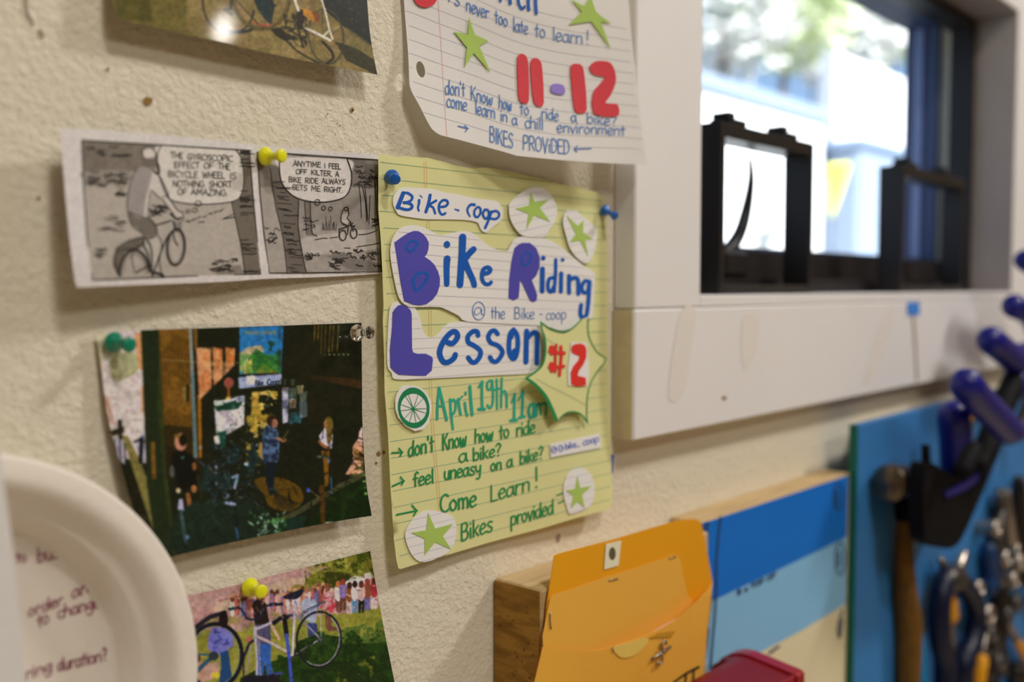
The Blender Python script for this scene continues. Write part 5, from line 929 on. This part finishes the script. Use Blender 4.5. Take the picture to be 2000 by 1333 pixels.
o = pv.build('wood_pores', M_pore, bk); o['kind'] = 'stuff'
E_ = zm(920, 980, 3.776)
M_env = mat('manila_gum_flap', (206, 140, 14), rough=.55, var=.03, vs=12); M_env2 = mat('manila_paper', (212, 152, 56), rough=.7, var=.03, vs=14, bump=.1, bs=90); M_env3 = mat('manila_front', (206, 150, 52), rough=.7, var=.05, vs=16, bump=.1, bs=90)
he = lambda X, Z: .0392+.004*np.clip((X-.56)/.06, 0, 1)**2
eo = E_("612,402 640,388 680,376 860,330 1050,281 1280,212 1500,146 1560,134 1660,130 1690,150 1705,200 1735,330 1765,500 1782,600 1770,720 1750,900 1720,1150 1690,1500 440,1500 470,1333 490,1250 532,1070 560,750 600,500")
env = thing('manila_envelope', 'open orange manila clasp envelope fastened to the board, flap folded upward', 'envelope', None, at(1200, 1330, -.05))
sheet('back_panel', eo, he, M_env, env, step=12, thick=.0004)
hb = lambda X, Z: he(X, Z)+.0010
inner = E_("598,692 700,662 985,560 1100,528 1400,430 1525,398 1560,520 1600,700 1640,760 1500,880 1280,990 1080,1060 930,1102 800,1106 700,1100 533,1072 548,900 575,760")
sheet('inner_panel', smooth(inner, 2, True), hb, M_env2, env, step=12, thick=.0003)
hf = lambda X, Z: he(X, Z)+.0022+.0075*np.clip((X-.46)/.06, 0, 1)*np.clip((.63-X)/.05, 0, 1)*np.clip((1.318-Z)/.03, 0, 1)
fo = E_("530,1074 700,1102 800,1107 930,1104 1080,1062 1180,1030 1280,992 1400,940 1500,882 1560,840 1600,802 1650,755 1700,702 1745,655 1782,604 1770,720 1750,900 1720,1150 1690,1500 450,1500 470,1333 490,1250")
sheet('front_panel', fo, hf, M_env3, env, step=10, thick=.0005)
sheet('inserted_paper', E_("1280,1000 1420,915 1535,858 1520,905 1400,965 1330,1000"), lambda X, Z: he(X, Z)+.0052, mat('pinkish_paper', (205, 160, 150)), env, step=8, thick=.0003)
sheet('torn_patch', smooth(E_("1050,1075 1180,1035 1300,1000 1290,1060 1200,1140 1110,1152 1060,1110"), 3, True), hf, mat('torn_paper', (220, 174, 84)), env, lift=.0009, step=8, thick=.0002)
sheet('torn_patch', E_("1380,972 1510,955 1480,1000 1310,1010"), hf, mat('tape_brown', (176, 126, 34)), env, lift=.0010, step=8, thick=.0002)
hx = lambda X, Z: he(X, Z)+.0006
hl = [(E_("1043,385")[0][0]+6.5*math.cos(t), E_("1043,385")[0][1]+12.5*math.sin(t)) for t in np.linspace(0, 6.283, 19)[:-1]]
sheet('reinforcement_patch', E_("996,316 1108,290 1088,474 983,503"), hx, mat('cream_patch', (208, 200, 170)), env, lift=.0002, thick=.0003, step=6)
sheet('punched_hole', hl, hx, mat('hole_dark', (88, 76, 52)), env, lift=.0007, step=4)
M_wire = mat('clasp_metal', (150, 138, 124), rough=.35, metal=.9)
def wire(P, r, hh, lift, nm='staple'):
    MB().tube([Vector(v) for v in onto(P, hh, lift)], r, 8).build(nm, M_wire, env, True)
wire(E_("1020,582 1086,570"), .0004, hb, .0008); wire(E_("586,816 583,850 585,900 592,942"), .0004, hb, .0009); wire(E_("1046,1072 1050,1108"), .0004, hf, .001); wire(E_("1465,418 1515,405"), .0004, hb, .0008)
wire(E_("1340,1160 1470,1072"), .0011, hf, .0022, 'clasp'); wire(E_("1410,1110 1405,1060 1420,1028 1440,1035 1438,1060"), .0008, hf, .0026, 'clasp'); wire(E_("1400,1125 1412,1150 1408,1185 1385,1205 1372,1185"), .0008, hf, .0026, 'clasp')
ik = Ink(hf, .0012)
ik.stroke(E_("1495,1335 1590,1268 1680,1222"), 3.4, w1=5); ik.stroke(E_("1645,1245 1640,1400"), 3); ik.stroke(E_("1590,1272 1578,1400"), 3); ik.stroke(E_("1500,1335 1480,1400"), 4)
ik.build('black_lettering', mat('black_marker', (36, 30, 26)), env); reloc(env)

# ------------------------------------------------------------------ blue chart on its board
ZR = zm(1360, 900, 3.0794); yc = -.028
cb = thing('colour_chart', 'chart of dark blue, pale blue and cream bands on a tan wooden board', 'chart', None, (.76, yc, 1.18))
MB().box((.6245, yc+.0006, 1.05), (.8855, -.0004, 1.3296), .001).build('backing_board', M_topw, cb)
hch = flat(-yc)
def band(nm, P, m, lift): sheet(nm, P, hch, m, cb, lift=lift, thick=.0003, step=40)
P0 = ZR("40,375 100,358 915,90 905,460 700,560 125,832 98,845 80,700 60,520"); band('dark_blue_band', P0, mat('dark_blue_print', (0, 96, 178), rough=.6, var=.05, vs=10), 0)
band('pale_blue_band', ZR("98,846 125,833 700,561 905,461 898,862 830,905 640,1020 400,1146 0,1330 40,1240"), mat('pale_blue_print', (116, 164, 196), rough=.6, var=.04, vs=10), 0)
band('cream_band', ZR("0,1331 400,1147 640,1021 830,906 898,863 890,1700 0,1700"), mat('cream_print', (200, 188, 152), rough=.6, var=.03, vs=10), 0)
M_ci = mat('chart_ink', (30, 50, 84))
for pts, w_ in (("145,340 122,600 118,840 85,1250", 4), ("68,380 62,420", 6), ("66,440 62,500", 6), ("75,1010 60,1180", 3), ("440,1160 495,1120", 5), ("880,900 855,1000 862,1070 878,960", 4)):
    ik = Ink(hch, .0006); ik.stroke(ZR(pts), w_); ik.build('printed_mark', M_ci, cb)
for c_, ry_ in (("855,220", 26), ("865,590", 32)):
    ik = Ink(hch, .0006); ik.oval(ZR(c_)[0], 9, ry_, 3); x_, y_ = ZR(c_)[0]; ik.stroke([(x_-2, y_-12), (x_-2, y_+14)], 4); ik.build('printed_mark', M_ci, cb)
ik = Ink(hch, .0006); write(ik, 'B e TOP OF', ZR("245,812")[0], ZR("480,700")[0], 9, 2.6); ik.build('printed_caption', M_ci, cb); reloc(cb)

# ------------------------------------------------------------------ red case in front of the chart
M_red = mat('red_plastic', (104, 12, 18), rough=.4, var=.04, coat=.1, spec=.3); M_red2 = mat('red_plastic_rim', (136, 18, 26), rough=.28, coat=.3)
rc = thing('red_case', 'dark red glossy plastic case with rounded back edge and raised rim at bottom edge', 'case', None, (.57, -.08, 1.12))
def loaf(x0, x1, g, yb=0):                            # a profile in (y, z), extruded along x
    pr_ = [(-.100+g, 1.10), (-.100+g, 1.2325-g), (-.098+g, 1.2341-g), (-.062, 1.2390-g), (-.055, 1.2385-g), (-.048, 1.2360-g), (-.041, 1.2310-g), (-.036+g*-1, 1.2235-g), (-.0335-g, 1.213), (-.033-g, 1.10)]
    pr_ = [(min(y, yb) if yb else y, z) for y, z in pr_]
    n_ = len(pr_); V = [(x0, y, z) for y, z in pr_]+[(x1, y, z) for y, z in pr_]
    return MB().add(V, [tuple(range(n_)), tuple(range(2*n_-1, n_-1, -1))]+[(i, i+n_, (i+1) % n_+n_, (i+1) % n_) for i in range(n_)])
loaf(.50, .6195, .0016, -.0545).add(loaf(.6195, .6305, .0016).V, loaf(.6195, .6305, .0016).F).build('body', M_red, rc); loaf(.6305, .6415, 0).build('rim', M_red2, rc)
MB().box((.50, -.0995, 1.2295), (.628, -.0975, 1.2345), .0005).build('lid_ridge', M_red2, rc); reloc(rc)

# ------------------------------------------------------------------ blue tool board and tools
M_bp = mat('blue_board_paint', (48, 108, 162), rough=.5, var=.16, vs=7); M_gp = mat('green_edge_paint', (10, 88, 74), rough=.6)
PY = -.034
pb = MB().box((.8845, PY, .80), (2.2, PY+.0075, 1.3745), .0008).build('tool_board', M_bp); tag(pb, 'blue painted tool board with dark green edge beneath the window', 'board')
MB().box((.8830, PY-.0004, .80), (.8848, PY+.0075, 1.3745)).build('green_edge', M_gp, pb); MB().box((.95, PY+.0076, .80), (2.2, -.0004, 1.36)).build('batten', M_topw, pb)
T = lambda x, y, d=0.0: at(x, y, PY-.012-d)
def tube_px(P, r, m, parent, nm, d=0.0, n=14, sm=True):
    pts = smooth(P, 5) if sm and len(P) > 2 else P
    rr = r if not hasattr(r, '__len__') else list(np.interp(np.linspace(0, 1, len(pts)), np.linspace(0, 1, len(r)), r))
    V = [T(x, y, d) for x, y in pts]; k = len(V); R_ = rr if hasattr(rr, '__len__') else [rr]*k
    a, b = (V[0]-V[1]).normalized(), (V[-1]-V[-2]).normalized()       # rounded ends
    V = [V[0]+a*R_[0]*.9, V[0]+a*R_[0]*.6]+V+[V[-1]+b*R_[-1]*.6, V[-1]+b*R_[-1]*.9]; R_ = [R_[0]*.3, R_[0]*.75]+list(R_)+[R_[-1]*.75, R_[-1]*.3]
    return MB().tube(V, R_, n).build(nm, m, parent, True)
M_stl = mat('tool_steel', (140, 130, 118), rough=.3, metal=.9, var=.2, vs=60); M_dst = mat('dark_steel', (70, 66, 62), rough=.35, metal=.7, var=.3, vs=60)
M_nav = mat('navy_grip', (10, 16, 104), rough=.4, coat=.2); M_dnv = mat('dark_navy_grip', (3, 12, 40), rough=.45); M_hst = mat('hammer_steel', (92, 80, 66), rough=.3, metal=.85, var=.2, vs=60); M_hd = wood('hammer_handle', (104, 70, 16), (80, 52, 8), (3, 3, .5)); M_ora = mat('orange_plastic', (206, 140, 20), rough=.5); M_blk = mat('black_leather', (6, 6, 9), rough=.7, spec=.15); M_tea = mat('teal_grip', (0, 118, 168), rough=.5)
# hammer
hm = thing('ball_peen_hammer', 'ball-peen hammer with brown wooden handle hanging at the left of the tool board', 'hammer', None, T(1770, 1300))
tube_px([(1767, 1010), (1766, 1080), (1769, 1160), (1775, 1225), (1774, 1333), (1778, 1420)], [.0085, .0090, .0115, .0135, .0115, .011], M_hd, hm, 'handle')
c = T(1752, 941, .006); ax = (T(1740, 945, .012)-T(1815, 930, .006)).normalized()
MB().lathe([(0, -.045), (.007, -.045), (.012, -.040), (.0125, -.030), (.008, -.022), (.010, -.012), (.0145, -.008), (.0145, .008), (.0115, .014), (.0125, .019), (.0168, .021), (.0172, .033), (.015, .036), (0, .0365)], c+ax*-.012, ax, 28).build('head', M_hst, hm, True)
tube_px([(1766, 985), (1767, 1012)], .0095, M_blk, hm, 'neck_wrap'); tube_px([(1790, 1240), (1797, 1300), (1799, 1400)], .0065, M_tea, hm, 'grip_tape', -.004); reloc(hm)
# black holster with cutters
ho = thing('tool_holster', 'black holster with blue stripe holding blue-handled cutters on the tool board', 'holster', None, T(1860, 1060))
H4 = zm(1640, 780, 2.4111)
def slab(P, m, parent, nm, d, th):
    q_ = [T(x, y, d) for x, y in P]; n_ = len(q_); V = [tuple(v) for v in q_]+[(v.x, v.y+th, v.z) for v in q_]
    return obj(nm, V, [tuple(range(n_)), tuple(range(2*n_-1, n_-1, -1))]+[(i, i+n_, (i+1) % n_+n_, (i+1) % n_) for i in range(n_)], m, parent)
slab(smooth(H4("405,330 430,300 500,340 590,370 722,290 700,380 640,520 590,630 550,690 500,705 430,685 400,640 395,480"), 3, True), M_blk, ho, 'pouch', .040, .014); slab(H4("405,215 425,215 432,330 405,330"), M_blk, ho, 'strap', .034, .004)
slab(H4("500,440 600,390 715,310 722,335 610,420 505,468"), M_nav, ho, 'stripe', .0425, .002); reloc(ho)
for lb, parts in (('blue handled cutter standing upright in holster, nearest the window board corner', (([(1862, 812), (1866, 860), (1868, 908)], .0155, M_nav, 'grip'), ([(1868, 905), (1868, 960)], .006, M_dst, 'blade'))),
                  ('blue handled cutter leaning left across the holster top', (([(1886, 750), (1915, 785), (1945, 815), (1972, 842)], .0150, M_nav, 'grip'), ([(1900, 880), (1880, 920)], .009, M_blk, 'shaft'))),
                  ('blue handled cutter highest in the bunch at right edge', (([(1934, 664), (1965, 690), (1990, 720), (1978, 760)], .0150, M_nav, 'grip'), ([(2010, 690), (1975, 700)], .014, M_nav, 'grip'), ([(2004, 700), (1960, 790), (1925, 880), (1900, 930)], .013, M_blk, 'shaft'))),
                  ('blue handle tip reaching up beyond the bunch at the right edge', (([(1980, 598), (2015, 620), (2040, 680)], .0135, M_nav, 'grip'), ([(2040, 690), (1990, 850)], .008, M_dst, 'blade'))),
                  ('blue knob at the far right edge beside the window sill', (([(2002, 508), (2050, 540)], .0125, M_nav, 'grip'), ([(2050, 540), (2060, 800)], .006, M_dst, 'blade')))):
    t = thing('cable_cutter', lb, 'cutter', 'blue handled cutters', T(*parts[0][0][0], .03))
    dd = .034 if 'leaning' not in lb else .064
    for P, r, m, nm in parts: tube_px(P, r, m, t, nm, dd)
    reloc(t)
t = thing('yellow_grip_tool', 'yellow tool tip behind the blue cutters, just under the window board', 'tool', None, T(1885, 800)); tube_px([(1884, 790), (1884, 815)], .010, M_ora, t, 'grip'); tube_px([(1888, 822), (1890, 860)], .006, M_stl, t, 'shaft'); reloc(t)
# dark blue handled pliers with wide loops
t = thing('loop_handled_pliers', 'dark navy pliers with wide looped handles below the holster', 'pliers', None, T(1850, 1250))
for P in ([(1856, 1118), (1840, 1150), (1834, 1195), (1836, 1250), (1846, 1300), (1842, 1380)], [(1862, 1118), (1888, 1150), (1906, 1195), (1900, 1250), (1880, 1300), (1886, 1380)]): tube_px(P, [.009, .011, .0115, .0115, .012, .011], M_dnv, t, 'handle', .006)
tube_px([(1850, 1135), (1866, 1128)], .014, M_dst, t, 'pivot', .006); tube_px([(1852, 1125), (1838, 1095)], [.008, .004], M_stl, t, 'jaw'); tube_px([(1866, 1125), (1884, 1080)], [.009, .004], M_stl, t, 'jaw'); reloc(t)
t = thing('orange_handled_pick', 'orange handled pick hanging inside the loops of the navy pliers', 'pick', None, T(1853, 1190)); tube_px([(1854, 1175), (1856, 1205)], .009, M_ora, t, 'handle', -.006); tube_px([(1857, 1210), (1860, 1330)], .0045, M_stl, t, 'shaft', -.006); reloc(t)
for lb, nm, parts in (('wide dark adjustable wrench low beside the navy pliers', 'adjustable_wrench', (([(1954, 1148), (1950, 1240), (1930, 1345), (1924, 1420)], [.011, .011, .011, .011], 'shank'),)),
                      ('dark chain whip bar in the bottom right corner', 'chain_whip', (([(1984, 1312), (1996, 1350), (2010, 1420)], [.013, .015, .015], 'bar'),)),
                      ('dark spoke tool hanging at the right edge, middle height', 'spoke_tool', (([(1990, 940), (1993, 1040), (1998, 1130)], [.008, .011, .012], 'body'),))):
    t = thing(nm, lb, 'tool', None, T(*parts[0][0][-1]))
    for P, r, pn in parts: tube_px(P, r, mat('oily_steel', (44, 38, 32), rough=.4, metal=.5, var=.3, vs=60), t, pn, .0)
    reloc(t)
# hanging wrenches and snips, right of the pliers
def wrench(lb, P, r, m, m2):
    t = thing('combination_wrench', lb, 'wrench', 'wrenches at the right of the tool board', T(*P[-1])); tube_px(P, r, m, t, 'shank', 0)
    for k, (x, y) in enumerate((P[0], P[-1])):
        c = T(x, y, .0); MB().lathe([(r*1.2, -.004), (r*2.0, -.004), (r*2.1, 0), (r*2.0, .004), (r*1.2, .004), (r*1.2, -.004)], c, (.25, -1, .1), 20).build('ring_end' if k == 0 else 'jaw_end', m2, t, True)
    reloc(t)
wrench('dark wrench hanging highest, right of the black holster', [(1952, 975), (1958, 1040), (1950, 1120)], .0065, M_dst, M_dst)
wrench('bright steel wrench crossing at the right edge, upper one', [(1985, 1080), (2005, 1120), (2030, 1180)], .0065, M_stl, M_stl)
wrench('short steel wrench hanging beside the navy pliers', [(1911, 1165), (1917, 1215), (1919, 1258)], .0065, M_dst, M_stl)
wrench('steel wrench low at the right edge, slanting down', [(1962, 1220), (1985, 1250), (2010, 1290)], .006, M_stl, M_dst)
wrench('lowest dark wrench near the bottom right corner', [(1892, 1300), (1925, 1280), (1960, 1300)], .0065, M_dst, M_dst)
t = thing('steel_snips', 'dark steel snips with teal grips hanging right of the holster', 'snips', None, T(1950, 1100)); tube_px([(1930, 1075), (1935, 1120), (1932, 1150)], .010, mat('blue_grey_grip', (16, 50, 90), rough=.4), t, 'grip'); tube_px([(1962, 960), (1955, 1000), (1945, 1060)], [.004, .010, .012], M_dst, t, 'blade'); tube_px([(1968, 965), (1975, 1060)], [.004, .008], M_stl, t, 'blade', .004); reloc(t)
t = thing('yellow_screwdriver', 'yellow handled screwdriver at the bottom right corner of the tool board', 'screwdriver', None, T(1912, 1330)); tube_px([(1917, 1290), (1912, 1320), (1905, 1390)], .008, M_ora, t, 'handle', .008); tube_px([(1917, 1285), (1926, 1240)], .003, M_stl, t, 'shaft', .008); reloc(t)
t = thing('yellow_folding_rule', 'yellow tool strip slanting at the right edge of the tool board', 'tool', None, T(1995, 1290)); tube_px([(1988, 1255), (2010, 1300)], .006, M_ora, t, 'strip', .008); tube_px([(1988, 1252), (1970, 1220)], .004, M_stl, t, 'shaft', .008); reloc(t)
for i, (x, y, r, m) in enumerate(((1935, 1202, .012, M_stl), (1973, 1202, .010, M_dst), (1948, 1032, .009, M_stl), (1983, 1134, .010, M_stl), (1893, 1298, .010, M_stl), (1955, 1296, .010, M_dst), (1968, 1092, .010, M_stl), (1940, 1240, .010, M_dst), (1995, 1100, .011, M_stl), (1915, 1150, .009, M_stl), (1990, 1180, .011, M_dst))):
    t = thing('socket', ['bright socket nearest the navy pliers', 'bronze socket right of the bright one', 'socket on the snips, highest', 'socket level with the crossing wrench', 'socket at the lowest left of the bunch', 'bronze socket low in the bunch', 'steel socket under the snips', 'small dark socket in the middle of the bunch', 'socket at the right edge, above the crossing wrench', 'small socket at the top of the short wrench', 'dark socket at the right edge, below the crossing wrench'][i], 'socket', 'sockets at the right of the tool board', T(x, y, .012))
    c = T(x, y, .012); MB().lathe([(0, 0), (r*.45, 0), (r*.5, -.006), (r*.62, -.006), (r*.62, .002), (r*.95, .0025), (r, -.004), (r, -.026), (r*.9, -.028), (0, -.028)], c, (0, -1, .15), 20).build('body', m, t, True); reloc(t)
